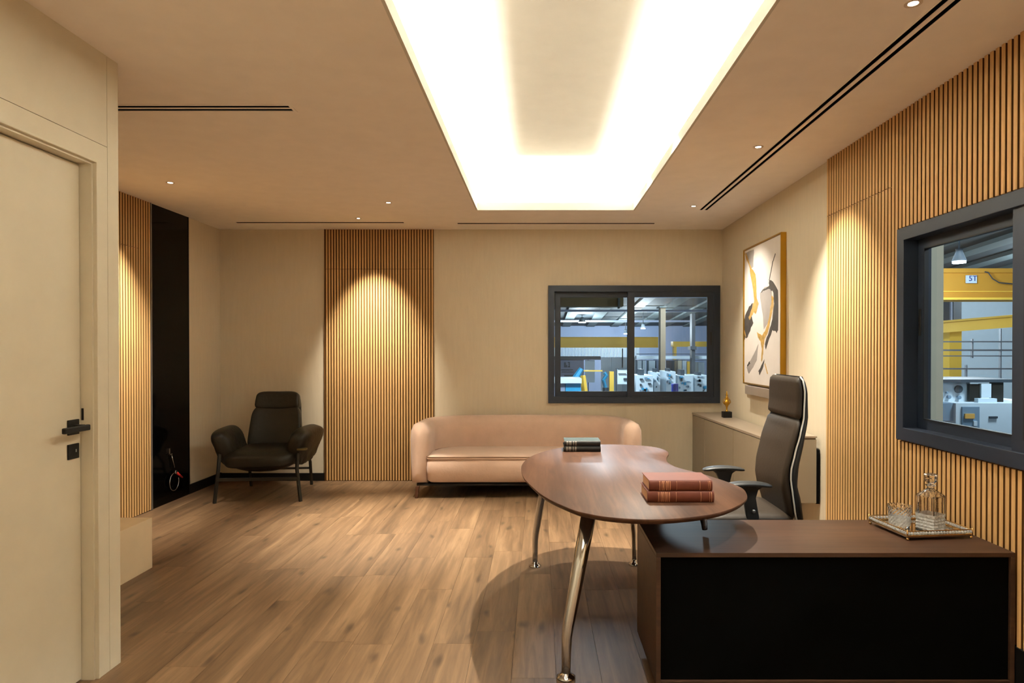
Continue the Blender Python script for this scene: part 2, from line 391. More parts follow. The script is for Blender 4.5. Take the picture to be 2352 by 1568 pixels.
# edge strips: light metal by the left panel, dark by the back one
st(obj('trim_4', B(XL, XL+.024, 5.665, 5.673, 0, H), M['steel']))
st(obj('trim_5', B(-2.270, -2.262, D-.024, D, 0, H), M['slatback']))  # dark strip standing in for the shadow gap beside the slats

# black glass panel on the left wall
p = thing('glass_panel', 'tall glossy black glass panel beside the left slatted panel', 'glass panel', (XL, 5.98, 0))
obj('pane', B(0, .010, -.303, .306, .0, H), M['blackglass'], p)
obj('edge_strip', B(0, .014, .306, .311, .0, H), M['black'], p)

# door wall (near left)
DO = (1.84, 2.769, 0, 2.194)
wall_door = st(obj('wall_door', plate((YF, 2.908), (0, H), XD-.12, XD-.006, [DO], lambda u, v, w: (w, u, v)), M['slatback']))
gj = .0025
def wp(y0, y1, z0, z1, hs=[]):
    obj('panel', plate((y0, y1), (z0, z1), XD-.006, XD, hs, lambda u, v, w: (w, u, v)), M['door'], wall_door)
wp(2.834+gj/2, 2.908, 0, H)
wp(YF, 2.834-gj/2, 2.272+gj/2, H)
wp(YF, 2.834-gj/2, 0, 2.272-gj/2, [DO])
d = st(bpy.data.objects.new('door_1', None)); COL.objects.link(d); d.location = (XD, 2.3, 0)
d['label'] = 'cream flush door with black lever handle'
def dl(g): return g.xf(Matrix.Translation((-XD, -2.3, 0)))
# stepped frame: outer bead then reveal
def uframe(y0, y1, z1, t, x0, x1):   # upside-down U, inner faces at y0..y1, z1
    return plate((y0-t, y1+t), (0, z1+t), x0, x1, [(y0, y1, 0, z1)], lambda u, v, w: (w, u, v))
obj('casing_bead', dl(uframe(DO[0]+.009, DO[1]-.009, DO[3]-.009, .009, XD-.118, XD+.004)), M['door'], d, bevel=.002)
obj('reveal', dl(uframe(DO[0]+.018, DO[1]-.018, DO[3]-.018, .009, XD-.118, XD-.012)), M['door'], d)
obj('door_leaf', dl(B(XD-.105, XD-.062, DO[0]+.021, DO[1]-.022, .008, DO[3]-.022)), M['door'], d, bevel=.001)
XF = XD-.062
h = obj('handle', dl(G().box(XF, XF+.008, 2.669, 2.731, 1.045, 1.107)), M['black'], d, bevel=.0015, label='black square handle rose')
obj('lever', dl(G().box(XF+.008, XF+.05, 2.690, 2.712, 1.065, 1.087).box(XF+.046, XF+.062, 2.575, 2.722, 1.062, 1.086)), M['black'], h, bevel=.004, label='black lever')
k = obj('keyhole_plate', dl(B(XF, XF+.007, 2.669, 2.731, .945, 1.007)), M['black'], d, bevel=.0015, label='black square keyhole plate')
obj('keyhole', dl(B(XF+.007, XF+.009, 2.708, 2.713, .972, .984)), M['steel'], k)
obj('strike_plate', dl(B(XF+.004, XF+.012, DO[1]-.021, DO[1]-.0178, 1.10, 1.15)), M['black'], d)

# ---------------------------------------------------------------- windows
def window(name, fn, width, v0, v1, label, hand_u, sashw=.96, recess_first=True):
    w = st(bpy.data.objects.new(name, None)); COL.objects.link(w)
    w['label'] = label
    def bx(nm, u0, u1, a, b, w0, w1, m, par=w, bev=.002, lab=None):
        g = plate((u0, u1), (a, b), w0, w1, [], fn); return obj(nm, g, m, par, bevel=bev, label=lab)
    def fr(nm, u0, u1, a, b, t, w0, w1, m, par=w, bev=.002):
        g = plate((u0, u1), (a, b), w0, w1, [(u0+t, u1-t, a+t, b-t)], fn); return obj(nm, g, m, par, bevel=bev)
    fr('window_frame', 0, width, v0, v1, .066, -.034, .11, M['frame'])
    i0, i1, j0, j1 = .060, width-.060, v0+.060, v1-.060
    mid = width*.484
    # far sash (recessed) then near sash
    s = fr('sash', i0+.012, mid+.03, j0, j1, .058, .040, .075, M['frame'])
    fr('glazing_seal', i0+.012+.056, mid+.03-.056, j0+.056, j1-.056, .005, .036, .058, M['seal'], s, 0)
    bx('glass', i0+.068, mid-.026, j0+.058, j1-.058, .054, .060, M['pane'], s, 0)
    s2 = fr('sash', mid-.04, i1, j0-.012, j1+.012, .070, -.018, .022, M['frame'])
    fr('glazing_seal', mid-.04+.068, i1-.068, j0+.056, j1-.056, .005, -.022, .004, M['seal'], s2, 0)
    bx('glass', mid+.028, i1-.068, j0+.056, j1-.056, .002, .008, M['pane'], s2, 0)
    hs, hw = (s2, -.024) if hand_u == 'near' else (s, .034)
    hu = i1-.035 if hand_u == 'near' else i0+.032
    vm = (v0+v1)/2
    bx('sash_pull', hu-.008, hu+.008, vm-.01, vm+.13, hw, hw+.008, M['seal'], hs, .003, 'black recessed finger pull')
    return w
window('window_1', lambda u, v, w: (WB[0]+u, D+w, v), WB[1]-WB[0], WB[2], WB[3], 'dark anthracite sliding window in the back wall', 'near')
window('window_2', lambda u, v, w: (XR+w, WR[1]-u, v), WR[1]-WR[0], WR[2], WR[3], 'dark anthracite sliding window in the right slatted wall', 'far')

# ---------------------------------------------------------------- slot diffusers
def diffuser(nm, key, label, nslot, flange):
    x0, x1, y0, y1 = DIF[key]; lx, ly = x1-x0, y1-y0; along_x = lx > ly
    t = thing('slot_diffuser', label, 'air vent', ((x0+x1)/2, (y0+y1)/2, H), 0, None)
    a, b = (lx/2, ly/2)
    obj('housing', plate((-a-.001, a+.001), (-b-.001, b+.001), .0, .06, [(-a+.002, a-.002, -b+.002, b-.002)], lambda u, v, w: (u, v, w)).box(-a, a, -b, b, .056, .064), M['void'], t)
    if flange:
        obj('flange', plate((-a-.014, a+.014), (-b-.014, b+.014), -.003, 0, [(-a, a, -b, b)], lambda u, v, w: (u, v, w)), M['ceil'], t)
    if nslot == 2:
        if along_x:
            for c in (0,): obj('blade', B(-a, a, -.007, .007, -.002, .001), M['ceil'], t)
            for s in (-1, 1): obj('blade', B(-a, a, s*b-.006, s*b+.006, -.0021, .001), M['ceil'], t)
        else:
            obj('blade', B(-.011, .011, -b, b, -.002, .001), M['ceil'], t)
            for s in (-1, 1): obj('blade', B(s*a-.003, s*a+.003, -b, b, -.002, .001), M['ceil'], t)
    else:
        obj('blade', B(-a, a, -.004, .004, .006, .02), M['void'], t)
    return t
diffuser('r', 'right', 'long double slot diffuser running beside the lit ceiling recess on the right', 2, False)
diffuser('l', 'left', 'short double slot diffuser in the ceiling near the door wall', 2, True)
diffuser('b', 'backl', 'narrow single slot diffuser above the armchair and slat panel', 1, False)
diffuser('b', 'backr', 'narrow single slot diffuser above the back window and sofa', 1, False)

# ---------------------------------------------------------------- downlights
def downlight(x, y, z, label, power, aim=None, cone=70, blend=.6, r=.019, emit=True):
    t = thing('downlight', label, 'ceiling light', (x, y, z), 0, 'recessed downlights')
    g = G().loft([[(q*math.cos(2*PI*k/24), q*math.sin(2*PI*k/24), hh) for k in range(24)] for q, hh in ((r+.012, 0), (r+.012, -.003), (r, -.003), (r-.003, -.0005))], cap=False)
    obj('trim_ring', g, M['ring'], t, smooth=False)
    obj('lens', G().lathe([(r-.002, -.0008), (r-.002, -.0018)], n=24), M['lamp'], t)
    aim = aim or (x, y, 0); dv = Vector(aim)-Vector((x, y, z))
    q = dv.to_track_quat('-Z', 'Y').to_euler()
    light('SPOT', 'lamp', (0, 0, -.006), power, WARM, q, t, spot_size=math.radians(cone), spot_blend=blend, shadow_soft_size=.02)
    return t
downlight(-1.749, 6.335, H, 'small downlight just in front of the back slat panel', 430, (-1.73, 6.935, 1.40), 56, 1., .015)
downlight(-1.302, 5.658, H, 'downlight in the ceiling above the floor before the slat panel', 800, (-1.30, 5.2, 0), 56, 1.)
downlight(-2.804, 4.977, H, 'downlight in the ceiling left, nearest the left slatted panel', 420, (-3.38, 5.0, 1.40), 70, 1.)
downlight(1.374, 4.10, H, 'downlight between the coffer and the long right diffuser, nearer one', 320, (1.90, 4.15, 1.35), 70, 1.)
downlight(1.37, 5.795, H, 'downlight by the far end of the long right diffuser', 150, (1.93, 5.6, .8), 84, 1.)
for nx, ny, lb, pw_ in ((1.37, 2.4, 'added as fill above the desk return, out of view', 110), (1.37, .5, 'added as fill behind the camera, right side', 310), (-1.1, .6, 'added as fill, unseen, by the door hinge side', 310), (1.37, -.9, 'added as fill, unseen, in the right rear corner', 310), (-1.1, -.9, 'added as fill, unseen, in the left rear corner', 310)):  # unseen downlights, added to lift the fill light in the room
    downlight(nx, ny, H, 'downlight '+lb, pw_, None, 90, .8)
downlight(.69, 4.2, ZU, 'downlight hidden in the glare of the ceiling recess above the desk', 740, (.28, 3.72, 0), 76, .9, .018)
downlight(.69, 5.15, ZU, 'second downlight hidden in the glare of the recess, nearer the sofa', 300, (.5, 4.9, 0), 72, .9, .018)

# ---------------------------------------------------------------- desk
table = thing('meeting_desk', 'kidney-shaped walnut desk top on splayed chrome legs', 'desk', (.4, 3.5, 0))
out = [(-.098, 3.608), (-.082, 3.38), (-.049, 3.199), (.023, 2.92), (.13, 2.693), (.188, 2.621), (.277, 2.558), (.408, 2.525), (.547, 2.543), (.704, 2.615), (.824, 2.73),
       (.915, 2.87), (.957, 3.02), (.962, 3.118), (.93, 3.262), (.866, 3.445), (.801, 3.569), (.762, 3.675), (.752, 3.817), (.778, 3.971), (.815, 4.10), (.828, 4.23), (.785, 4.38), (.69, 4.46),
       (.576, 4.497), (.443, 4.512), (.30, 4.48), (.183, 4.40), (.075, 4.27), (.0, 4.14), (-.06, 3.97), (-.092, 3.78)]
def cr_closed(P, n=4):
    R = []
    m = len(P)
    for i in range(m):
        a, b, c, e = [Vector(P[(i+k) % m]) for k in (-1, 0, 1, 2)]
        for j in range(n):
            t = j/n; R.append(tuple(.5*((2*b)+(c-a)*t+(2*a-5*b+4*c-e)*t*t+(3*b-a-3*c+e)*t**3)))
    return R
top = [(x-.4, y-3.5) for x, y in cr_closed(out)]
def inset(P, dd):
    m = len(P); R = []
    for i in range(m):
        a = Vector(P[i-1]); b = Vector(P[(i+1) % m]); t = (b-a).normalized(); R.append((P[i][0]-t.y*dd, P[i][1]+t.x*dd))
    return R
rings = [[(x, y, z) for x, y in inset(top, q)] for q, z in ((.012, .718), (.003, .728), (0, .732), (0, .7385), (.0015, .740))]
obj_auto('desk_top', G().loft(rings), M['walnut'], table, ang=50)
def leg(nm, foot, knee, topp, r, par, disc=True):
    f, k_, t_ = [Vector(q)-Vector((.4, 3.5, 0)) for q in (foot, knee, topp)]
    pts = [f+Vector((0, 0, .012)), f.lerp(k_, .5)+Vector((0, 0, .006)), f.lerp(k_, .9), k_.lerp(t_, .04), k_.lerp(t_, .5), t_]
    lg = obj('leg', G().tube(pts, [r*.62, r*.68, r*.74, r*.82, r*1.02, r*1.15], 18), M['chrome'], par, smooth=True)
    if disc: obj('foot', G().lathe([(.024, 0), (.040, .001), (.0405, .006), (.030, .014), (.019, .022), (.016, .034)], f.x, f.y, f.z, 24), M['chrome'], lg, smooth=True)
leg('a', (.115, 2.771, 0), (.119, 2.775, .185), (.228, 2.87, .719), .030, table)
leg('b', (-.025, 4.198, 0), (-.024, 4.196, .19), (.06, 4.10, .719), .026, table)
leg('c', (.62, 4.232, 0), (.619, 4.229, .20), (.555, 4.10, .719), .024, table)
leg('d', (.742, 2.915, .581), (.735, 2.912, .64), (.715, 2.905, .719), .020, table, False)
obj('under_rail', G().tube([(.225-.4, 2.87-3.5, .708), (.06-.4, 4.10-3.5, .708)], .012, 8).tube([(.225-.4, 2.87-3.5, .708), (.70-.4, 2.90-3.5, .708)], .012, 8), M['graphite'], table, smooth=True)

# return cabinet
RX0, RX1, RY0, RY1, RZ = .472, 1.916, 2.620, 3.128, .580
rc = thing('desk_return', 'low dark walnut desk return with black front panel', 'cabinet', (RX0, RY0, 0))
def rl(x0, x1, y0, y1, z0, z1): return B(x0-RX0, x1-RX0, y0-RY0, y1-RY0, z0, z1)
obj('top_panel', rl(RX0, RX1, RY0, RY1, RZ-.018, RZ), M['walnutx'], rc, bevel=.001)
obj('side_panel', rl(RX0, RX0+.018, RY0, RY1, .045, RZ-.0185), M['walnutx'], rc, bevel=.001)
obj('side_panel', rl(RX1-.018, RX1, RY0, RY1, .045, RZ-.0185), M['walnutx'], rc, bevel=.001)
obj('base_panel', rl(RX0+.0185, RX1-.0185, RY0, RY1, .045, .063), M['walnutx'], rc, bevel=.001)
obj('front_panel', rl(RX0+.0185, RX1-.0185, RY0+.012, RY0+.028, .0635, RZ-.0185), M['blackpanel'], rc)
obj('back_panel', rl(RX0+.0185, RX1-.0185, RY1-.03, RY1-.014, .0635, RZ-.0185), M['blackpanel'], rc)
for fx in (RX0+.07, RX1-.12):
    for fy in (RY0+.05, RY1-.05):
        obj('foot', G().lathe([(.018, 0), (.020, .004), (.012, .012), (.012, .0445)], fx-RX0, fy-RY0, 0, 16), M['chrome'], rc, smooth=True)

# ---------------------------------------------------------------- books
def book(label, x, y, z, w, dp, h, cov, spine, pages, rz=0., bands=(), group=None, cat='book'):
    """spine faces -Y; origin at front-left bottom corner"""
    t = thing('hardcover_book', label, cat, (x, y, z), rz, group)
    c = .003
    obj('page_block', B(.004, w-.004, .006, dp-.005, c, h-c), pages, t)
    obj('cover', B(0, w, .004, dp, h-c, h), cov, t, bevel=.0008)
    obj('cover', B(0, w, .004, dp, 0, c), cov, t, bevel=.0008)
    s = G(); rr = []
    for k in range(9):
        a = -PI/2+PI*k/8; rr.append((.006-.010*math.cos(a), h/2+h/2*math.sin(a)))
    rr = rr+[(.008, h), (.008, 0)]
    s.loft([[(xx, q[0], q[1]) for q in rr] for xx in (0, w)])
    sp = obj_auto('spine', s, spine, t)
    for a, b in bands:
        g_ = G(); r2 = [(.0048-.0100*math.cos(-PI/2+PI*k/8), h/2+(h/2-.001)*math.sin(-PI/2+PI*k/8)) for k in range(1, 8)]
        g_.loft([[(xx, q[0]-.0004, q[1]) for q in r2]+[(xx, q[0]+.001, q[1]) for q in reversed(r2)] for xx in (a*w, b*w)])
        obj('spine_band', g_, M['foilgrey'] if spine is M['bookdark'] else M['foil'], sp)
    return t
bnds = [(.16, .168), (.185, .19), (.21, .225), (.24, .25), (.27, .285), (.30, .308), (.325, .335), (.43, .434), (.80, .806), (.93, .935), (.955, .965)]
book('thick brown leather book lying flat on the desk, lower of the brown pair', .466, 2.800, .7402, .286, .19, .048, M['bookbrown'], M['bookbrown'], M['pages'], 0, bnds, 'brown leather books')
book('thick brown leather book resting on top of the other brown book', .474, 2.803, .7884, .272, .185, .046, M['bookbrown'], M['bookbrown'], M['pages'], .01, bnds, 'brown leather books')
b2 = [(.06, .11), (.13, .2), (.24, .27), (.3, .34)]
book('black spined book lying on the desk near the sofa, lower of the dark pair', .160, 4.185, .7402, .236, .16, .036, M['bookgrey'], M['bookdark'], M['pagesg'], 0, b2, 'dark books')
book('grey covered book with black spine on top of the dark pair', .163, 4.187, .7764, .232, .158, .034, M['bookgrey'], M['bookdark'], M['pagesg'], 0, b2, 'dark books')

# ---------------------------------------------------------------- tray, decanter, tumbler
tr = thing('serving_tray', 'mirrored tray with beaded crystal rim and little ball feet', 'tray', (1.71, 2.935, RZ), math.radians(6))
tw, td = .30, .27
obj('mirror_base', B(-tw/2, tw/2, -td/2, td/2, .012, .018), M['mirror'], tr, bevel=.001)
obj('top_rail', G().tube([(-tw/2, -td/2, .040), (tw/2, -td/2, .040), (tw/2, td/2, .040), (-tw/2, td/2, .040)], .0022, 8, True), M['brass'], tr)
obj('bottom_rail', G().tube([(-tw/2, -td/2, .020), (tw/2, -td/2, .020), (tw/2, td/2, .020), (-tw/2, td/2, .020)], .003, 8, True), M['brass'], tr)
g = G()
def bead(x, y, r=.0062): g.ball((x, y, .030), (r, r, r*1.15), nu=6, nv=4)
n = 22
for i in range(n):
    u = -tw/2+(i+.5)*tw/n; bead(u, -td/2); bead(u, td/2)
n = 20
for i in range(n):
    u = -td/2+(i+.5)*td/n; bead(-tw/2, u); bead(tw/2, u)
o = obj('crystal_rim', g, M['sparkle'], tr); o['kind'] = 'stuff'
for sx in (-1, 1):
    for sy in (-1, 1):
        obj('foot', G().ball((sx*(tw/2-.004), sy*(td/2-.004), .0062), (.0062, .0062, .0062), nu=12, nv=8).tube([(sx*(tw/2), sy*(td/2), .012), (sx*(tw/2), sy*(td/2), .047)], .003, 8), M['brass'], tr, smooth=True)
def sqring(h_, z, r, n=32, fac=0.):
    P = []
    for k in range(n):
        a = 2*PI*k/n; c_, s_ = math.cos(a), math.sin(a); q = max(abs(c_), abs(s_)); rad = h_/q
        rad = min(rad, h_*math.sqrt(2)-r*.42)
        if fac and k % 2: rad -= fac
        P.append((rad*c_, rad*s_, z))
    return P
TB = RZ+.0182
dc = thing('decanter', 'square cut crystal decanter with round stopper on the tray', 'decanter', (1.742, 2.900, TB), math.radians(28))
hw = .046
rg = [sqring(hw-.004, 0, .012), sqring(hw, .004, .012)]
for i in range(9): rg.append(sqring(hw-(.0022 if i % 2 else 0), .006+i*.007, .012, fac=.002))
rg += [sqring(hw, .072, .012), sqring(hw, .148, .012), sqring(hw-.003, .154, .012), sqring(.026, .172, .02), [(.014*math.cos(2*PI*k/32), .014*math.sin(2*PI*k/32), .182) for k in range(32)], [(.0135*math.cos(2*PI*k/32), .0135*math.sin(2*PI*k/32), .190) for k in range(32)], [(.021*math.cos(2*PI*k/32), .021*math.sin(2*PI*k/32), .196) for k in range(32)], [(.021*math.cos(2*PI*k/32), .021*math.sin(2*PI*k/32), .200) for k in range(32)]]
# inner cavity
inn = [[(.011*math.cos(2*PI*k/32), .011*math.sin(2*PI*k/32), .200) for k in range(32)], [(.010*math.cos(2*PI*k/32), .010*math.sin(2*PI*k/32), .180) for k in range(32)], sqring(.022, .167, .016), sqring(hw-.009, .150, .012), sqring(hw-.009, .020, .012), sqring(.02, .016, .012)]
bo = obj('bottle', G().loft(rg+inn), M['glass'], dc); bo.data.materials.append(M['sparkle'])
for pf in bo.data.polygons:
    if .005 < pf.center.z < .068 and math.hypot(pf.center.x, pf.center.y) > hw-.008: pf.material_index = 1
stp = G()
for q in ([(.010, .184), (.0105, .200), (.016, .206), (.025, .214), (.0265, .222), (.0245, .228), (.0265, .233), (.027, .243), (.022, .248)],):
    stp.loft([[(r_*(1-.03*(k % 2))*math.cos(2*PI*k/24), r_*(1-.03*(k % 2))*math.sin(2*PI*k/24), z_) for k in range(24)] for r_, z_ in q])
obj('stopper', stp, M['glass'], dc)
tb = thing('tumbler', 'short cut crystal tumbler on the tray beside the decanter', 'glass', (1.632, 2.950, TB), .2)
rg = []
for i in range(12):
    z_ = i*.0085; r_ = .043+.0006*i
    if i == 0: r_ -= .003
    rg.append([(r_*(1-(.035 if (k+i) % 2 else 0))*math.cos(2*PI*k/36), r_*(1-(.035 if (k+i) % 2 else 0))*math.sin(2*PI*k/36), z_) for k in range(36)])
rt = [(.0498, .0955), (.0475, .0955), (.044, .05), (.040, .022), (.02, .018)]
rg += [[(r_*math.cos(2*PI*k/36), r_*math.sin(2*PI*k/36), z_) for k in range(36)] for r_, z_ in rt]
bo = obj('tumbler_body', G().loft(rg), M['glass'], tb); bo.data.materials.append(M['sparkle'])
for pf in bo.data.polygons:
    if .005 < pf.center.z < .055 and math.hypot(pf.center.x, pf.center.y) > .0415: pf.material_index = 1

# ---------------------------------------------------------------- office chair
oc = thing('office_chair', 'high-backed dark brown leather office chair behind the desk', 'office chair', (1.3, 3.74, 0))
def interp(T_, z):
    for (a, b), (c, e) in zip(T_, T_[1:]):
        if z <= c: t = (z-a)/(c-a); t = max(0, min(1, t)); t = t*t*(3-2*t)*.35+t*.65; return b+(e-b)*t
    return T_[-1][1]
FX = [(.44, 1.37), (.52, 1.345), (.60, 1.325), (.66, 1.315), (.736, 1.322), (.87, 1.352), (1.0, 1.392), (1.1, 1.402), (1.24, 1.402)]
PX = [(.44, 1.405), (.516, 1.381), (.61, 1.363), (.70, 1.350), (.749, 1.351), (.842, 1.372), (.936, 1.398), (1.029, 1.421), (1.169, 1.428), (1.245, 1.421)]
BX = [(.44, 1.45), (.56, 1.425), (.66, 1.398), (.76, 1.404), (.90, 1.432), (1.03, 1.455), (1.17, 1.452), (1.25, 1.436)]
HWD = [(.44, .200), (.60, .232), (.80, .240), (.95, .240), (1.03, .232), (1.16, .228), (1.245, .215)]
def rr_ring(x0, x1, hw_, z, r, n=6):
    """rounded rectangle in X (x0..x1), Y (-hw..hw)"""
    P = []; rx = min(r, (x1-x0)/2*.98)
    for cx_, cy_, a0 in ((x1-rx, hw_-r, 0), (x0+rx, hw_-r, 90), (x0+rx, -hw_+r, 180), (x1-rx, -hw_+r, 270)):
        for k in range(n+1):
            a = math.radians(a0+90*k/n); P.append((cx_+rx*math.cos(a)-1.3, cy_+r*math.sin(a), z))
    return P
def padloft(T0, T1, z0, z1, dn=0., hwoff=0., r=.03, N=16, rnd=.03, bulge=0.):
    R = []
    zs = [z0+(z1-z0)*i/N for i in range(N+1)]
    for z in zs:
        e = min(z-z0, z1-z)/rnd; e = max(0, min(1, e)); s_ = math.sqrt(1-(1-e)**2)
        a, b = interp(T0, z), interp(T1, z); m_ = (a+b)/2; s2 = .25+.75*s_
        R.append(rr_ring(m_-(m_-a)*s2-bulge*s_, m_+(b-m_)*s2, interp(HWD, z)+hwoff-(1-s_)*.02, z, r))
    return G().loft(R)
obj_auto('back_shell', padloft([(a, b+.004) for a, b in PX], BX, .44, 1.25, 0, .002, .035, 26, .04), M['plastic'], oc, ang=60)
obj_auto('back_cushion', padloft(FX, PX, .46, 1.022, 0, .0, .028, 22, .03, .006), M['leather2'], oc, ang=60)
obj_auto('headrest', padloft(FX, PX, 1.018, 1.246, 0, .002, .032, 14, .03, .010), M['leather2'], oc, ang=60)
for s_ in (-1, 1):
    pts = [(interp(PX, z)-1.3+.002, s_*(interp(HWD, z)+.003), z) for z in [.46+i*(1.23-.46)/26 for i in range(27)]]
    pts.append((interp(PX, 1.24)-1.3+.002, s_*(interp(HWD, 1.24)-.03), 1.247))
    obj('chrome_piping', G().tube(pts, .0048, 8), M['silver'], oc, smooth=True, label='thin chrome edge line')
obj_auto('seat', G().ball((-.17, 0, .455), (.26, .25, .062), (.5, .35), 40, 16, warp=lambda p: (p.x, p.y, p.z-.10*max(0, -p.x-.14)+.05*max(0, abs(p.y)-.15))), M['leather2'], oc, ang=80)
obj_auto('seat_pan', G().ball((-.15, 0, .400), (.23, .22, .028), (.4, .4), 32, 8), M['plastic'], oc, ang=60)
for s_, nm in ((-1, 'n'), (1, 'f')):
    y0 = s_*.235
    armpad = G().ball((-.175, y0, .675), (.128, .042, .013), (.7, .6), 32, 10, warp=lambda p: (p.x, p.y, p.z-.9*(p.x**2)*.8))
    ap = obj_auto('armrest', armpad, M['plastic'], oc, ang=70)
    post = G().loft([[(-.175+cx_+sx*wx, y0+sy*wy, z) for sx, sy in ((-1, -1), (1, -1), (1, 1), (-1, 1))] for z, cx_, wx, wy in ((.40, .03, .028, .012), (.50, .022, .034, .013), (.60, .006, .033, .014), (.645, .0, .05, .018), (.664, 0, .075, .028))])
    obj('arm_post', post, M['plastic'], ap, bevel=.006, smooth=True)
    obj('adjuster_button', G().lathe([(.010, 0), (.010, .005), (.007, .007)], n=16).xf(Matrix.Translation((-.15, y0+s_*.012, .53)) @ Matrix.Rotation(-s_*PI/2, 4, 'X')), M['steel'], ap, smooth=True)
obj('gas_lift', G().tube([(-.12, 0, .09), (-.12, 0, .39)], [.028, .022], 16), M['chrome'], oc, smooth=True)
base = obj('star_base', G().ball((-.12, 0, .09), (.045, .045, .035), nu=16, nv=8), M['plastic'], oc, smooth=True)
for k in range(5):
    a = 2*PI*k/5+.3; c_, s_ = math.cos(a), math.sin(a)
    b_ = obj('spoke', G().tube([(-.12+.03*c_, .03*s_, .09), (-.12+.28*c_, .28*s_, .068)], [.024, .016], 10), M['plastic'], oc, smooth=True)
    wl = G()
    for q in (-1, 1):
        wl.lathe([(.02, -.009), (.026, -.007), (.026, .007), (.02, .009)], n=18).v
    wl = G().lathe([(.02, -.020), (.0265, -.018), (.0265, -.004), (.01, -.003), (.01, .003), (.0265, .004), (.0265, .018), (.02, .020)], n=18).xf(Matrix.Translation((-.12+.28*c_, .28*s_, .027)) @ Matrix.Rotation(a+PI/2, 4, 'Z') @ Matrix.Rotation(PI/2, 4, 'Y'))
    obj('caster', wl, M['plastic'], b_, smooth=False)

# ---------------------------------------------------------------- sofa
sf = thing('sofa', 'blush curved three-seat sofa with one long seat cushion', 'sofa', (-.12, 6.47, 0))
SX, SY0, SY1 = 1.085, -.40, .425
def path_u(off, r):
    """U path from front-left round the back to front-right, offset inward by off"""
    x, yb = SX-off, SY1-off; r = max(.02, r-off); P = []
    ys = SY0+.10
    for i in range(5): P.append((-x, ys+(yb-r-ys)*i/5))
    for k in range(13):
        a = PI-PI/2*k/12; P.append((-x+r+r*math.cos(a), yb-r+r*math.sin(a)))
    for i in range(1, 12): P.append((-x+r+(2*x-2*r)*i/12, yb))
    for k in range(13):
        a = PI/2-PI/2*k/12; P.append((x-r+r*math.cos(a), yb-r+r*math.sin(a)))
    for i in range(1, 6): P.append((x, yb-r-(yb-r-ys)*i/5))
    return P
def section(i, t, ctr_out, nrm, zt, zb, s_=1.):
    pass
mid_path = path_u(.085, .42); rings = []; m_ = len(mid_path)
def usec(p, nx, ny, th, zt, zb, sc=1.):
    # cross-section: rounded top; (u along inward normal, z)
    prof = [(-.070, zb), (-.084, zb+.03), (-.088, zb+.2), (-.092, zt-.16), (-.088, zt-.08), (-.062, zt-.022), (-.02, zt), (.025, zt-.004), (.062, zt-.03), (.082, zt-.08), (.082, zt-.18), (.072, zb+.2), (.07, zb)]
    return [(p[0]+nx*u*sc*th, p[1]+ny*u*sc*th, zb+(z-zb)*1. if sc == 1 else (zb+zt)/2+((z-(zb+zt)/2))*(.55+.45*sc)) for u, z in prof]
for i, p in enumerate(mid_path):
    a = Vector(mid_path[max(0, i-1)]); b = Vector(mid_path[min(m_-1, i+1)]); t = (b-a).normalized(); nx, ny = t.y, -t.x
    crown = .012*(1-(p[0]/SX)**2)
    f_ = max(0, (SY0+.45-p[1])/.45)
    rings.append(usec(p, nx, ny, 1, .700+crown+.008*f_, .134))
def endcap(p, nx, ny, dy):
    R = []
    for k in range(1, 7):
        a = PI/2*k/6; sc = math.cos(a); R.append(usec((p[0], p[1]-.085*math.sin(a)), nx, ny, 1, .708-.02*(1-sc), .134, max(sc, .12)))
    return R
first = endcap(mid_path[0], 1, 0, 0); last = endcap(mid_path[-1], -1, 0, 0)
obj_auto('back_and_arms', G().loft(list(reversed(first))+rings+last), M['velvet'], sf, ang=70)
def seat_outline(off, r=.30):
    r = max(.05, r-off)
    x, yb, yf = SX-.155-off, SY1-.15-off, SY0+.025+off; P = []
    for cx_, cy_, a0, q in ((x-r, yb-r, 0, r), (-x+r, yb-r, 90, r), (-x+.05, yf+.05, 180, .05), (x-.05, yf+.05, 270, .05)):
        for k in range(9): a = math.radians(a0+90*k/8); P.append((cx_+q*math.cos(a), cy_+q*math.sin(a)))
    return P
rg = [[(x, y, z) for x, y in seat_outline(o_)] for o_, z in ((.02, .150), (.0, .17), (-.006, .28), (.0, .352), (.008, .360))]
obj_auto('seat_base', G().loft(rg), M['velvet'], sf, ang=60)
rg = [[(x, y, z) for x, y in seat_outline(o_)] for o_, z in ((.012, .360), (-.002, .366), (-.006, .376), (.0, .388), (.03, .397), (.09, .402), (.16, .404))]
obj_auto('seat_cushion', G().loft(rg), M['velvet'], sf, ang=60)
obj('cushion_piping', G().tube([(x, y, .3885) for x, y in seat_outline(-.004)], .0035, 6, True), M['piping'], sf, smooth=True)
obj('base_rail', plate((-SX+.06, SX-.06), (SY0+.04, SY1-.05), .120, .134, [(-SX+.09, SX-.09, SY0+.07, SY1-.08)], lambda u, v, w: (u, v, w)).box(-SX+.06, SX-.06, SY0+.04, SY1-.05, .134, .136), M['black'], sf)
for sx in (-1, 1):
    for sy, yy in ((0, SY0+.05), (1, SY1-.08)):
        obj('leg', G().loft([[(sx*(SX-.055-q)+a*w_, yy+b*w_, z) for a, b in ((-1, -1), (1, -1), (1, 1), (-1, 1))] for z, q, w_ in ((0, 0, .013), (.06, .006, .014), (.112, .012, .018))]), M['darkwood'], sf, bevel=.003)

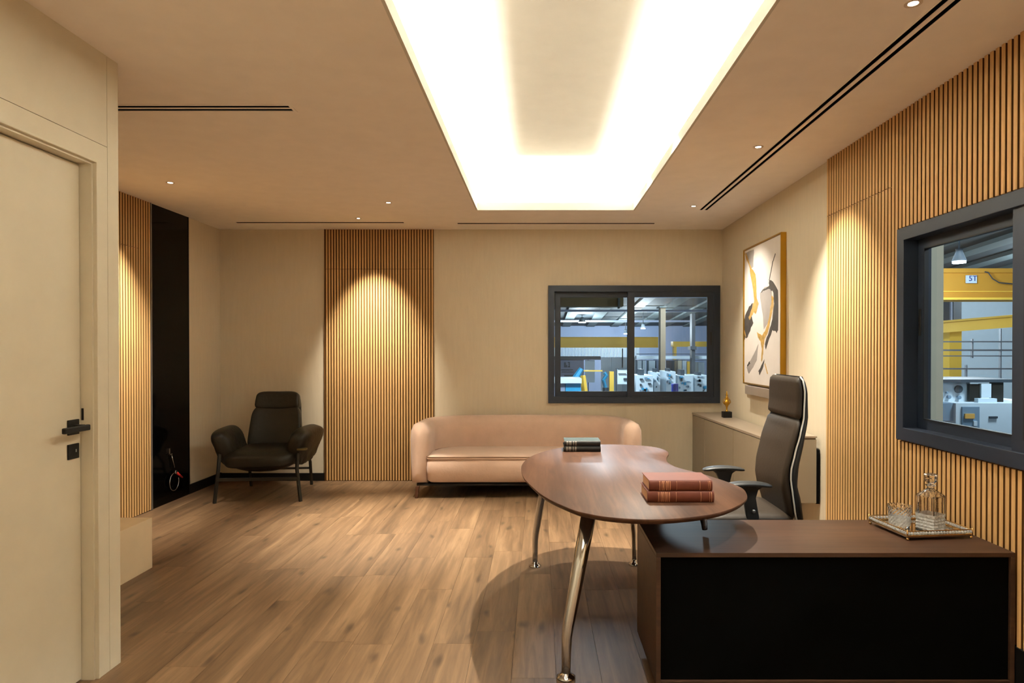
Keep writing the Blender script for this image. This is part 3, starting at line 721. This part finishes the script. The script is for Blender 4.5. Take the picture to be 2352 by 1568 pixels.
# ---------------------------------------------------------------- armchair
ac = thing('armchair', 'black leather lounge armchair with folded wing arms in the corner', 'armchair', (-2.60, 6.28, 0), math.radians(6))
def ln(v): return v
RX = lambda d_: Matrix.Rotation(math.radians(d_), 4, 'X')
RY = lambda d_: Matrix.Rotation(math.radians(d_), 4, 'Y')
RZm = lambda d_: Matrix.Rotation(math.radians(d_), 4, 'Z')
obj_auto('seat', G().ball((0, -.04, .388), (.335, .34, .092), (.62, .45), 48, 20, warp=lambda p: (p.x, p.y, p.z+.012*math.sin(p.x*30)*max(0, abs(p.x)-.18)*6-.12*max(0, -p.y-.2))), M['leather'], ac, ang=80)
obj_auto('seat_sling', G().ball((0, -.02, .335), (.315, .31, .085), (.7, .5), 40, 14, warp=lambda p: (p.x, p.y, p.z+.5*p.x*p.x)), M['leather'], ac, ang=80)
def backw(p):
    return (p.x*(1-.22*(p.z+.0)/.6), p.y-.05*(p.x/.25)**2+.004*math.sin(p.z*40)*max(0, abs(p.x)-.15)*10, p.z)
Mb = RX(-14)
obj_auto('back_cushion', G().ball((0, .28, .60), (.248, .062, .235), (.38, .38), 48, 24, warp=backw, M=Mb), M['leather'], ac, ang=80)
obj_auto('headrest', G().ball((0, .345, .870), (.213, .066, .096), (.45, .4), 44, 18, warp=lambda p: (p.x*(1-.5*p.z), p.y-.05*(p.x/.25)**2, p.z), M=Mb), M['leather'], ac, ang=80)
obj_auto('back_shell', G().ball((0, .36, .66), (.225, .03, .30), (.35, .35), 40, 16, warp=lambda p: (p.x*(1-.2*p.z/.6), p.y-.05*(p.x/.25)**2, p.z), M=Mb), M['leather'], ac, ang=80)
for sx in (-1, 1):
    def armw(p, sx=sx):
        # petal: wider on top, curls outwards, soft wrinkles
        z = p.z; w_ = 1+.22*z/.2
        wr = .007*math.sin(p.y*60+z*40)*max(0, .7-z/.2)
        return (p.x+wr+sx*.5*max(0, z)**2, p.y*w_, p.z)
    Ma = RZm(-sx*6) @ RY(sx*19)
    obj_auto('arm_wing', G().ball((sx*.335, -.04, .485), (.10, .275, .185), (.62, .62), 44, 24, warp=armw, M=Ma), M['leather'], ac, ang=80)
    fr_ = G().tube([(sx*.378, -.335, 0), (sx*.345, -.33, .30), (sx*.345, -.30, .44)], .017, 4)
    obj('leg', fr_, M['graphite'], ac)
    obj('leg', G().tube([(sx*.30, .42, 0), (sx*.30, .36, .25), (sx*.30, .26, .36)], .015, 4), M['graphite'], ac)
    obj('side_rail', G().tube([(sx*.352, -.30, .435), (sx*.34, .0, .40), (sx*.30, .27, .36)], .014, 6), M['graphite'], ac)
obj('stretcher', B(-.362, .362, -.345, -.318, .200, .226), M['graphite'], ac)
obj('stretcher', B(-.29, .29, .375, .395, .17, .19), M['graphite'], ac)
obj('arm_bracket', B(.345, .43, -.335, -.28, .468, .486), M['bronze'], ac, bevel=.004, label='olive metal bracket tip')

# ---------------------------------------------------------------- credenza and side cabinet
cz = thing('credenza', 'long taupe sideboard in the far right corner under the painting', 'sideboard', (1.8, 5.9, 0))
def cl(P): return [(x-1.8, y-5.9) for x, y in P]
x_at = lambda y: 1.622+(6.90-y)*(1.702-1.622)/(6.90-5.01)
yn = 4.80
body = [(x_at(6.9)+.02, 6.90), (x_at(yn)+.02, yn+.01), (1.925, yn+.01), (1.925, 6.90)]
obj('carcass', G().prism(cl(body), .09, .708), M['taupe'], cz)
obj('top_slab', G().prism(cl([(x_at(6.9)-.002, 6.905), (x_at(yn)-.002, yn), (1.928, yn), (1.928, 6.905)]), .7085, .728), M['taupetop'], cz, bevel=.0015)
ycuts = [6.895, 6.47, 5.63, yn+.012]
for a, b in zip(ycuts, ycuts[1:]):
    a -= .003; b += .003
    obj('door', G().prism(cl([(x_at(a)+.0195, a), (x_at(a), a), (x_at(b), b), (x_at(b)+.0195, b)]), .095, .703), M['taupe'], cz, bevel=.001)
obj('plinth', G().prism(cl([(1.70, 6.88), (1.75, yn+.05), (1.92, yn+.05), (1.92, 6.88)]), 0, .0895), M['black'], cz)
sc_ = thing('side_cabinet', 'taupe wall cabinet behind the office chair, by the right slats', 'cabinet', (1.80, 4.5, 0))
obj('carcass', B(-.10, .115, .012, .26, .335, .786), M['taupe'], sc_, bevel=.001)
obj('door', B(-.10, .115, .0, .0115, .335, .774), M['taupe'], sc_, bevel=.001)
obj('top_slab', B(-.104, .118, -.003, .262, .7865, .799), M['taupetop'], sc_, bevel=.001)
obj('gap_shade', B(.1155, .138, .0, .24, .33, .70), M['void'], sc_)  # dark box standing in for the shaded gap between cabinet and wall

# statuette
sg = thing('trophy', 'small gold figurine trophy on a black block on the sideboard', 'trophy', (1.842, 6.40, .728))
obj('base', B(-.042, .042, -.036, .036, 0, .058), M['black'], sg, bevel=.002)
obj('figurine', G().lathe([(.016, .058), (.014, .066), (.007, .072), (.009, .10), (.016, .118), (.026, .135), (.030, .15), (.022, .168), (.012, .178), (.016, .186), (.014, .20), (.008, .206), (.010, .215), (.011, .225), (.006, .236), (.004, .255), (.001, .258)], n=20), M['gold'], sg, smooth=True, label='gold figurine')
obj('handle', G().tube([(-.02, 0, .125), (-.038, 0, .15), (-.030, 0, .175), (-.010, 0, .185)], .004, 8).tube([(.02, 0, .125), (.038, 0, .15), (.030, 0, .175), (.010, 0, .185)], .004, 8), M['gold'], sg, smooth=True)

# ---------------------------------------------------------------- painting on the right wall
PXW = 1.90
py0, py1, pz0, pz1 = 5.135, 6.085, 1.078, 2.318
pt = thing('painting', 'tall abstract painting in black, white and gold with gold frame', 'painting', (XR, (py0+py1)/2, pz0))
yc = (py0+py1)/2
def pl(g_): return g_.xf(Matrix.Translation((-XR, -yc, -pz0)))
obj('picture_frame', pl(plate((py0, py1), (pz0, pz1), PXW, XR-.001, [(py0+.012, py1-.012, pz0+.012, pz1-.012)], lambda u, v, w: (w, u, v))), M['gold'], pt, bevel=.001)
obj('canvas', pl(B(PXW+.010, PXW+.03, py0+.014, py1-.014, pz0+.014, pz1-.014)), M['canvas'], pt)
def patch(name, pix, m, layer, jit=.006, sub=4):
    P = []
    for cx_, cy_ in pix:
        px_, py_ = 1690+cx_/3.923, 520+cy_/3.92
        x = (px_-CX)/F; z = -(py_-CY)/F; c, s = math.cos(PITCH), math.sin(PITCH); y, w = c+s*z, -s+c*z
        tt = (PXW+.010)/x; P.append((y*tt, EYE+w*tt))
    Q = []
    rd = random.Random(len(pix)*31+int(pix[0][0]))
    for i in range(len(P)):
        a, b = P[i], P[(i+1) % len(P)]
        for k in range(sub):
            t = k/sub; Q.append((a[0]+(b[0]-a[0])*t+rd.uniform(-jit, jit), a[1]+(b[1]-a[1])*t+rd.uniform(-jit, jit)))
    Q = [(min(max(u, py0+.016), py1-.016), min(max(v, pz0+.016), pz1-.016)) for u, v in Q]
    x0 = PXW+.010-.0004*layer; n_ = len(Q)
    g_ = G(); g_.v = [(x0, u, v) for u, v in Q]+[(x0+.0003, u, v) for u, v in Q]
    g_.f = [tuple(range(n_)), tuple(range(2*n_-1, n_-1, -1))]+[(i, (i+1) % n_, n_+(i+1) % n_, n_+i) for i in range(n_)]
    return obj('paint_patch', pl(g_), m, pt)
patch('grey', [(215, 600), (262, 545), (300, 540), (325, 560), (325, 690), (290, 860), (255, 930), (240, 780)], M['inkgrey'], 1)
patch('grey', [(80, 240), (165, 200), (158, 360), (130, 385)], M['inkgrey'], 1)
patch('grey', [(98, 1270), (160, 1150), (205, 1050), (190, 1200), (120, 1330)], M['inkgrey'], 1)
patch('ink', [(225, 600), (240, 570), (300, 540), (300, 480), (320, 480), (382, 570), (382, 930), (372, 955), (330, 930), (270, 1105), (262, 1060), (300, 940), (330, 830), (345, 700), (340, 590), (300, 560), (255, 575)], M['ink'], 2)
patch('ink', [(73, 830), (120, 720), (152, 685), (140, 800), (158, 870), (120, 960), (105, 1005), (85, 1000), (73, 1040)], M['ink'], 2)
patch('ink', [(205, 1300), (240, 1230), (258, 1200), (250, 1260), (215, 1335)], M['ink'], 2)
patch('ink', [(355, 240), (330, 320), (300, 480), (306, 480), (336, 325), (360, 245)], M['ink'], 2, .002)
patch('ink', [(100, 1250), (125, 1210), (130, 1235), (108, 1262)], M['ink'], 2)
patch('gold', [(85, 230), (100, 250), (135, 360), (180, 430), (185, 520), (190, 640), (208, 700), (178, 790), (160, 770), (125, 845), (118, 820), (150, 720), (165, 670), (150, 520), (128, 420), (130, 370), (92, 290)], M['goldpaint'], 3)
patch('gold', [(325, 620), (342, 640), (340, 720), (305, 890), (285, 960), (262, 1010), (250, 1090), (242, 1190), (228, 1225), (236, 1100), (222, 1030), (200, 1000), (190, 950), (235, 980), (270, 930), (300, 830), (318, 700)], M['goldpaint'], 3)
patch('gold', [(265, 1225), (290, 1320), (284, 1330), (260, 1240)], M['goldpaint'], 3, .002)
patch('gold', [(80, 930), (95, 990), (88, 995), (74, 940)], M['goldpaint'], 3, .002)
lp = obj('wall_box', B(XR-.055, XR-.001, 5.28, 5.99, .99, 1.070), M['taupetop'], bevel=.002)
tag(lp, 'slim taupe box on the wall directly below the painting', 'box')

# ---------------------------------------------------------------- bench and hook by the left panel
bn = obj('plinth_bench', B(XL+.03, -2.476, 2.93, 4.173, 0, .321), M['cream'], bevel=.003)
tag(bn, 'low cream plinth bench against the left slatted panel', 'bench')
ck = thing('chrome_hook', 'small chrome hook with a hanging loop and red tip on the black panel', 'hook', (XL+.0101, 5.98, .15))
obj('bracket', G().box(0, .012, -.055, -.035, .29, .345).box(0, .02, -.055, -.015, .285, .295), M['chrome'], ck)
obj('rod', G().tube([(.015, -.018, .28), (.02, .02, .16)], .004, 8), M['chrome'], ck, smooth=True)
obj('joint', G().ball((.022, .035, .115), (.014, .018, .018), nu=16, nv=10), M['chrome'], ck, smooth=True)
obj('red_tip', G().tube([(.022, .05, .105), (.026, .14, .045)], [.012, .007], 10), M['red'], ck, smooth=True, label='red tip')
obj('loop', G().tube([(.022, .03-.02+.075*math.cos(a), .03+.08*math.sin(a)) for a in [PI/2+i*1.6*PI/20 for i in range(21)]], .004, 8), M['chrome'], ck, smooth=True)

# ================================================================ factory hall seen through the windows
def pb(px0, px1, py0_, py1_, Y, dp):
    a = sight(px0, py1_, Y); b = sight(px1, py0_, Y); return B(a[0], b[0], Y, Y+dp, a[2], b[2])
HY, HX0, HX1, HZ = 34., -8., 26., -2.2
st(obj('floor_hall', B(HX0, HX1, D+.6, HY, HZ-.1, HZ), M['hfloor']))
wf = st(obj('wall_far', B(HX0, HX1, HY, HY+.2, HZ, 4.5), M['hwall']))
zf = sight(1300, 748, HY)[2]
roofz = lambda y: 4.7+(zf-4.7)*(y-0)/HY
g = G().add([(HX0, -1, roofz(-1)), (HX1, -1, roofz(-1)), (HX1, HY, roofz(HY)), (HX0, HY, roofz(HY)), (HX0, -1, roofz(-1)+.1), (HX1, -1, roofz(-1)+.1), (HX1, HY, roofz(HY)+.1), (HX0, HY, roofz(HY)+.1)],
            [(0, 3, 2, 1), (4, 5, 6, 7), (0, 1, 5, 4), (1, 2, 6, 5), (2, 3, 7, 6), (3, 0, 4, 7)])
hroof = st(obj('roof_hall', g, M['hroof']))
st(obj('wall_hall_left', B(HX0-.1, HX0, D+.6, HY, HZ, 4.6), M['hwall']))
st(obj('wall_hall_right', B(HX1, HX1+.1, -1, HY, HZ, 4.7), M['hwall']))
# roof ribs running away from the office
for i in range(18):
    x0 = 1.2+i*1.25
    g = G().add([(x0, 3, roofz(3)-.12), (x0+.42, 3, roofz(3)-.12), (x0+.42, HY-.1, roofz(HY-.1)-.06), (x0, HY-.1, roofz(HY-.1)-.06), (x0, 3, roofz(3)), (x0+.42, 3, roofz(3)), (x0+.42, HY-.1, roofz(HY-.1)), (x0, HY-.1, roofz(HY-.1))],
                [(0, 3, 2, 1), (4, 5, 6, 7), (0, 1, 5, 4), (1, 2, 6, 5), (2, 3, 7, 6), (3, 0, 4, 7)])
    obj('rib', g, M['hrib'], hroof)
for y in (12, 15, 18.5, 22, 26, 30):
    obj('truss', B(HX0, 7, y, y+.12, roofz(y)-.22, roofz(y)-.13), M['hgrey'], hroof)
# corrugated band on the far wall
a = sight(1270, 820, HY-.1); b = sight(1470, 796, HY-.1)
n = 60
for i in range(n):
    x0 = a[0]+(b[0]-a[0])*i/n; w_ = (b[0]-a[0])/n
    if i == 0: o = obj('rib', B(0, w_*.5, -.05, 0, 0, b[2]-a[2]), M['hwhite'], wf); md = o.data
    else: o = bpy.data.objects.new('rib', md); COL.objects.link(o); o.parent = wf
    o.location = (x0, HY-.0, a[2])
def T_(nm, label, cat, boxes, loc=None, group=None):
    """a hall object made of boxes given at real distances; boxes: (part, px0,px1,py0,py1,Y,depth,mat)"""
    g0 = [pb(*b_[1:7]) for b_ in boxes]
    if len(boxes) == 1:
        o_ = obj(nm, g0[0], M[boxes[0][7]], bevel=.004); return tag(o_, label, cat, group)
    c0 = g0[0].v[0]; t_ = thing(nm, label, cat, c0, 0, group)
    for b_, gg in zip(boxes, g0):
        obj(b_[0], gg.xf(Matrix.Translation((-c0[0], -c0[1], -c0[2]))), M[b_[7]], t_)
    return t_
T_('crane_beam', 'yellow overhead crane beam seen across the back window', 'crane', [('girder', 1230, 1512, 775, 797, 26, .5, 'hyel'), ('top_flange', 1230, 1512, 773.5, 775, 25.9, .7, 'hyel'), ('bottom_flange', 1230, 1512, 797, 798, 25.9, .7, 'hyel')])
T_('runway_beam', 'pale yellow runway beam at the right of the back window', 'beam', [('girder', 1546, 1660, 784, 796, 24, .4, 'hyel'), ('column', 1548, 1554, 796, 980, 24.05, .3, 'hyel')])
T_('roof_girder', 'brown roof girder across the top of the back window', 'beam', [('web', 1200, 1432, 672, 703, 11, .3, 'hbrown'), ('stub', 1420, 1424, 684, 708, 10.9, .1, 'hrib')])
T_('white_partition', 'white partition panels behind the yellow lifting frame', 'partition', [('panel', 1381, 1404, 820, 900, 25, .1, 'hwhite'), ('panel', 1404.5, 1430, 820, 900, 25, .1, 'hwhite'), ('panel', 1430.5, 1460, 820, 900, 25, .1, 'hwhite'), ('post', 1429, 1431, 800, 850, 24.9, .1, 'hdark')])
gb = T_('grey_board', 'grey wall board with dark lettering left in the back window', 'board', [('panel', 1270, 1341, 826, 872, 24.5, .1, 'hgrey'), ('band', 1270, 1380, 818, 826, 24.4, .3, 'hdark'), ('panel', 1344, 1366, 827, 878, 24.6, .1, 'hwhite'), ('post', 1300, 1302, 826, 1021, 24.65, .08, 'hdark'), ('post', 1350, 1352, 826, 1021, 24.75, .08, 'hdark')])
for i, (x0, x1, y0_, y1_) in enumerate([(1296, 1300, 832, 843), (1300.5, 1303, 838, 843), (1304, 1309, 831, 833), (1307, 1309, 833, 843), (1304, 1309, 841, 843), (1289, 1316, 848, 850), (1290, 1318, 853, 854.5), (1296, 1320, 861, 864)]):
    obj('lettering', pb(x0, x1, y0_, y1_, 24.45, .03).xf(Matrix.Translation((-gb.location.x, -gb.location.y, -gb.location.z))), M['hdark'], gb)
T_('blue_machine', 'blue and white machine at the lower left of the back window', 'machine', [('body', 1270, 1298, 880, 1138, 16, .6, 'hgrey'), ('front', 1299, 1334, 880, 1138, 16, .8, 'hblue'), ('worktop', 1268, 1336, 869, 880, 15.9, 1.0, 'hwhite')])
lf = T_('lifting_frame', 'yellow A-frame lifting gantry in the back window', 'gantry', [('crossbar', 1341, 1384, 850, 853, 18, .15, 'hyel'), ('post', 1400, 1410, 853, 1101, 18, .2, 'hyel')])
a = sight(1339, 862, 18); b = sight(1346, 930, 18)
g = G().tube([Vector(a)-lf.location, Vector(b)-lf.location], [.07, .10], 4)
obj('post', g, M['hyel'], lf)
ra = thing('robot_arm', 'blue robot arm between the yellow gantry posts', 'robot', sight(1390, 905, 19))
pp = [sight(1391, 890, 19), sight(1386, 872, 19), sight(1393, 862, 19), sight(1388, 855, 19)]
obj('arm', G().tube([Vector(q)-ra.location for q in pp], .055, 8), M['hblue'], ra)
obj('base', G().tube([Vector(sight(1391, 925, 19))-ra.location, Vector(pp[0])-ra.location], .09, 10), M['hdark'], ra)
ra2 = thing('hoist_arm', 'tilted blue hoist arm above the blue machine', 'robot', sight(1322, 868, 17))
obj('arm', G().tube([Vector((0, 0, 0)), Vector(sight(1336, 846, 17))-ra2.location], [.09, .06], 6), M['hblue'], ra2)
obj('base', G().tube([Vector((0, 0, -.02)), Vector(sight(1318, 869, 17))-ra2.location], [.08, .08], 6), M['hdark'], ra2)
T_('notice_board', 'white notice board on a dark stand in the back window', 'board', [('sheet', 1418, 1442, 847, 882, 15.0, .03, 'hwhite'), ('post', 1414, 1417, 845, 1160, 15.0, .05, 'hdark'), ('header', 1418, 1442, 844.5, 846.5, 14.98, .05, 'hdark'), ('writing', 1420, 1438, 857, 858.5, 14.98, .01, 'hdark'), ('writing', 1432, 1440, 868, 873, 14.98, .01, 'hdark')])
T_('mezzanine_beam', 'long white mezzanine beam across the right pane of the back window', 'beam', [('girder', 1462, 1640, 817, 824, 20, .3, 'hwhite'), ('handrail', 1462, 1640, 812, 813.5, 20, .05, 'hdark'), ('lower_rail', 1462, 1640, 826.5, 828, 20.1, .05, 'hgrey')])
T_('dark_column', 'dark steel column right in the back window', 'column', [('shaft', 1589, 1597, 720, 862, 19.5, .25, 'hdark'), ('bracket', 1586, 1600, 795, 803, 19.4, .35, 'hdark')])
T_('tan_reflection', 'tall tan upright standing in for a reflection in the right pane', 'column', [('shaft', 1517, 1529, 703, 980, 18.5, .3, 'hreflect'), ('collar', 1515, 1531, 703, 706, 18.4, .5, 'hrib')])  # solid upright standing in for a tan reflection on the window pane
T_('white_cabinets', 'row of tall white cabinets under the mezzanine beam', 'cabinet', [('unit', 1464, 1474, 826, 1046, 22, .5, 'hwhite'), ('unit', 1476, 1483, 826, 1046, 22, .5, 'hwhite'), ('unit', 1490, 1505, 828, 1046, 22, .5, 'hwhite'), ('unit', 1507, 1513, 826, 1046, 22, .5, 'hgrey'), ('unit', 1567, 1577, 826, 1046, 22, .5, 'hwhite'), ('unit', 1578, 1588, 830, 1046, 22, .5, 'hyel'), ('unit', 1604, 1618, 832, 1046, 22, .5, 'hwhite'), ('unit', 1536, 1550, 827, 1046, 22, .5, 'hdark'), ('unit', 1557, 1566, 826, 1046, 22, .5, 'hbeige')])
rd = random.Random(3)
mach = [(1462, 1500, 862, 'white machine with dark openings at the left of the right pane'), (1502, 1516, 855, 'narrow grey control cabinet left of the tan reflection'), (1530, 1552, 853, 'white machine tool with a blue window beside the tan reflection'), (1556, 1592, 862, 'wide pale machine with dark slots near the right pane centre'), (1596, 1628, 862, 'pale machine at the far right of the back window')]
for k_, (x0, x1, yt, lb) in enumerate(mach):
    bxs = [('housing', x0, x1, yt, 801+3.6*1500/(15+k_*.3), 15+k_*.3, .9, 'hwhite')]
    w_ = x1-x0
    for j in range(11 if w_ > 20 else 6):
        xx = x0+rd.uniform(.05, .7)*w_; yy = yt+rd.uniform(2, 34); bxs.append(('opening', xx, xx+rd.uniform(.06, .2)*w_, yy, yy+rd.uniform(2, 7), 14.97+k_*.3, .02, rd.choice(['hdark', 'hdark', 'hdoor', 'hblue'])))
    bxs.append(('top_box', x0+.2*w_, x0+.45*w_, yt-rd.uniform(6, 14), yt, 15.1+k_*.3, .4, rd.choice(['hdark', 'hdoor'])))
    T_('machine_tool', lb, 'machine', bxs)
o = obj('barrel', G().lathe([(.001, 0), (.068, 0), (.072, .014), (.068, .11), (.072, .125), (.072, .165), (.068, .175)], *sight(1550, 900, 13.5)[:2], sight(1550, 900, 13.5)[2], 20), M['hnavy'], smooth=True)
tag(o, 'navy blue drum at the bottom of the right pane', 'drum')
qz = sight(1550, 900, 13.5)
st_ = obj('drum_stand', B(qz[0]-.13, qz[0]+.13, 13.37, 13.63, HZ, qz[2]-.001), M['hdoor'], bevel=.01); tag(st_, 'blue-grey stand under the navy drum, below the window sill', 'stand')
# things seen through the right window
pil = obj('facade_pillar', B(2.25, 2.86, 4.62, 5.1, HZ, 4.3), M['hbeige'])
tag(pil, 'beige rendered pillar just outside the right window', 'pillar')
YR = 14.
wr_ = st(obj('wall_partition', B(7.2, HX1, 19.0, 19.2, HZ, sight(2240, 640, 19)[2]), M['hwhite']))
cb = T_('bridge_girder', 'orange overhead bridge girder with a white load sign', 'crane', [('web', 2080, 2420, 626, 690, 13, .3, 'hora'), ('top_flange', 2080, 2420, 616, 626, 12.9, .5, 'hora'), ('mid_flange', 2080, 2420, 668, 670, 12.96, .1, 'hyel'), ('bottom_flange', 2080, 2420, 683, 688, 12.85, .6, 'hyel')])
loc = lambda g_, t_: g_.xf(Matrix.Translation((-t_.location.x, -t_.location.y, -t_.location.z)))
sgn = obj('load_sign', loc(pb(2219, 2244, 632, 650, 12.88, .02), cb), M['hwhite'], cb, label='white load sign')
def text(body, size, loc3, m, par, name='lettering', rot=(PI/2, 0, 0)):
    cu = bpy.data.curves.new(name, 'FONT'); cu.body = body; cu.size = size; cu.extrude = .002; cu.resolution_u = 3
    to = bpy.data.objects.new(name, cu); dg = bpy.context.evaluated_depsgraph_get(); COL.objects.link(to); bpy.context.view_layer.update()
    me = bpy.data.meshes.new_from_object(to.evaluated_get(bpy.context.evaluated_depsgraph_get())); bpy.data.objects.remove(to)
    o_ = bpy.data.objects.new(name, me); COL.objects.link(o_); me.materials.clear(); me.materials.append(m)
    o_.location = loc3; o_.rotation_euler = rot; o_.parent = par; return o_
q = Vector(sight(2225, 645, 12.86))-cb.location
text("5T", .15, q, M['hnavy'], sgn)
obj('cable', loc(G().tube([sight(2262, 624, 12.8), sight(2270, 626, 12.8), sight(2280, 640, 12.8), sight(2295, 649, 12.8), sight(2330, 652, 12.8)], .012, 6), cb), M['hdark'], cb)
yb_ = thing('yellow_runway', 'yellow runway beam on a yellow column below the orange girder', 'beam', sight(2166, 760, 15))
a, b = sight(2100, 745, 15), sight(2420, 718, 14)
def slope_beam(p0, p1, hh, dd):
    (x0, y0_, z0), (x1, y1_, z1) = p0, p1
    return G().add([(x0, y0_, z0-hh), (x1, y1_, z1-hh), (x1, y1_+dd, z1-hh), (x0, y0_+dd, z0-hh), (x0, y0_, z0), (x1, y1_, z1), (x1, y1_+dd, z1), (x0, y0_+dd, z0)],
                   [(0, 3, 2, 1), (4, 5, 6, 7), (0, 1, 5, 4), (1, 2, 6, 5), (2, 3, 7, 6), (3, 0, 4, 7)])
obj('girder', loc(slope_beam(a, b, .24, .3), yb_), M['hyel'], yb_)
obj('column', loc(pb(2180, 2209, 755, 1010, 15.1, .3), yb_), M['hyel'], yb_)
obj('flange', loc(slope_beam((a[0], a[1]-.1, a[2]+.03), (b[0], b[1]-.1, b[2]+.03), .04, .5), yb_), M['hyel'], yb_)
T_('grey_column', 'grey steel column between the orange girder and yellow beam', 'column', [('shaft', 2190, 2209, 640, 748, 16, .4, 'hdark'), ('plate', 2184, 2188, 690, 740, 15.9, .05, 'hgrey')])
T_('railing', 'steel railing in front of the white wall outside the right window', 'railing', [('rail', 2150, 2340, 783, 786, 12, .06, 'steel'), ('rail', 2150, 2340, 802, 806, 12, .06, 'steel'), ('rail', 2150, 2340, 816, 818.5, 12, .06, 'steel'), ('post', 2233, 2236, 778, 822, 12.02, .05, 'steel'), ('post', 2298, 2301, 755, 880, 12.02, .05, 'steel'), ('rail', 2150, 2340, 845, 848.5, 11.8, .06, 'steel'), ('post', 2219.5, 2222, 838, 880, 11.82, .05, 'steel')])
wm = T_('white_machine', 'white machine with round dial and blue-grey door, right window', 'machine', [('upper_housing', 2120, 2228, 878, 926, 9, .7, 'hwhite'), ('lower_housing', 2193, 2420, 926, 1420, 8.7, 1.0, 'hwhite'), ('side_bay', 2130, 2194, 926, 966, 8.75, .8, 'hdoor'), ('door', 2210, 2250, 934, 985, 8.68, .03, 'hdoor'), ('notice', 2217, 2239, 950, 961, 8.66, .02, 'hnote'), ('label', 2237, 2245, 967, 978, 8.66, .02, 'hwhite'), ('vent', 2273, 2292, 956, 960.5, 8.68, .02, 'hdark'), ('worktop', 2120, 2340, 871, 878, 8.9, .9, 'hdark'), ('screen', 2227, 2252, 882, 920, 8.93, .05, 'graphite'), ('monitor', 2254, 2277, 881, 913, 8.90, .06, 'hwhite'), ('side_cover', 2279, 2305, 878, 926, 8.92, .06, 'graphite'), ('tray', 2247, 2290, 915, 925, 8.80, .08, 'hwhite')])
def disc(px_, py_, Y, r, m, nm, par, dd=.03):
    c0 = sight(px_, py_, Y); g_ = G().lathe([(r, 0), (r, dd), (r*.7, dd+.004), (r*.35, dd+.004)], n=24).xf(Matrix.Translation(c0) @ Matrix.Rotation(PI/2, 4, 'X')); return obj(nm, loc(g_, par), m, par, smooth=False)
disc(2200, 893, 8.99, .052, M['hdark'], 'dial', wm); disc(2201, 912, 8.99, .026, M['hdoor'], 'dial', wm); disc(2178, 911, 8.99, .026, M['hdoor'], 'knob', wm); disc(2173, 901, 8.99, .014, M['hdoor'], 'knob', wm)
# high-bay lamps
def bay(px_, py_, Y, r, label, power, energy=True):
    c0 = sight(px_, py_, Y); t_ = thing('high_bay_lamp', label, 'ceiling light', c0, 0, 'factory high-bay lamps')
    obj('lens', G().lathe([(r, 0), (r, .03)], n=20), M['hlamp'], t_)
    obj('reflector', G().lathe([(r, .031), (r*1.1, .035), (r*.5, .2), (.06, .24)], n=20), M['hdark'], t_, smooth=True)
    zt = roofz(Y)-c0[2]-.02
    if zt > .3: obj('stem', G().tube([(0, 0, .24), (0, 0, zt)], .015, 6), M['hdark'], t_)
    if power: light('POINT', 'lamp', (0, 0, -.15), power, COOL, (0, 0, 0), t_, shadow_soft_size=.25)
bay(2203, 604, 11, .10, 'bright factory lamp above the orange girder', 260)
bay(1337, 741, 29, .16, 'bright oval factory lamp left in the back window', 550)
bay(1477, 755, 27, .09, 'small round factory lamp at the left of the right pane', 450)
bay(1437, 767, 31, .09, 'small factory lamp just left of the window mullion', 250)
bay(1340, 652, 14, .15, 'unseen lamp added high in the hall, above the window head', 560)  # unseen lamp, added to brighten the yellow crane beam
bay(1560, 655, 17, .15, 'unseen lamp added high over the machines, above the window head', 260)  # unseen lamp, added as light for the machine row
bay(2420, 560, 8, .12, 'unseen lamp added outside the right window, out of view', 230)  # added lamp out of view, lights the hall beyond the right window
bay(2450, 620, 15, .12, 'unseen lamp added far outside the right window, out of view', 380)  # another added out-of-view lamp for the far side of the hall

t_ = thing('high_bay_lamp', 'unseen lamp added outside the right window to light the beige pillar', 'ceiling light', (4.6, 1.6, 3.4), 0, 'factory high-bay lamps')  # unseen lamp, added to light the near face of the beige pillar
obj('lens', G().lathe([(.14, 0), (.14, .03)], n=20), M['hlamp'], t_)
obj('reflector', G().lathe([(.14, .031), (.15, .035), (.07, .2), (.06, .24)], n=20), M['hdark'], t_, smooth=True)
obj('stem', G().tube([(0, 0, .24), (0, 0, roofz(1.6)-3.42)], .015, 6), M['hdark'], t_)
light('POINT', 'lamp', (0, 0, -.15), 260, COOL, (0, 0, 0), t_, shadow_soft_size=.25)
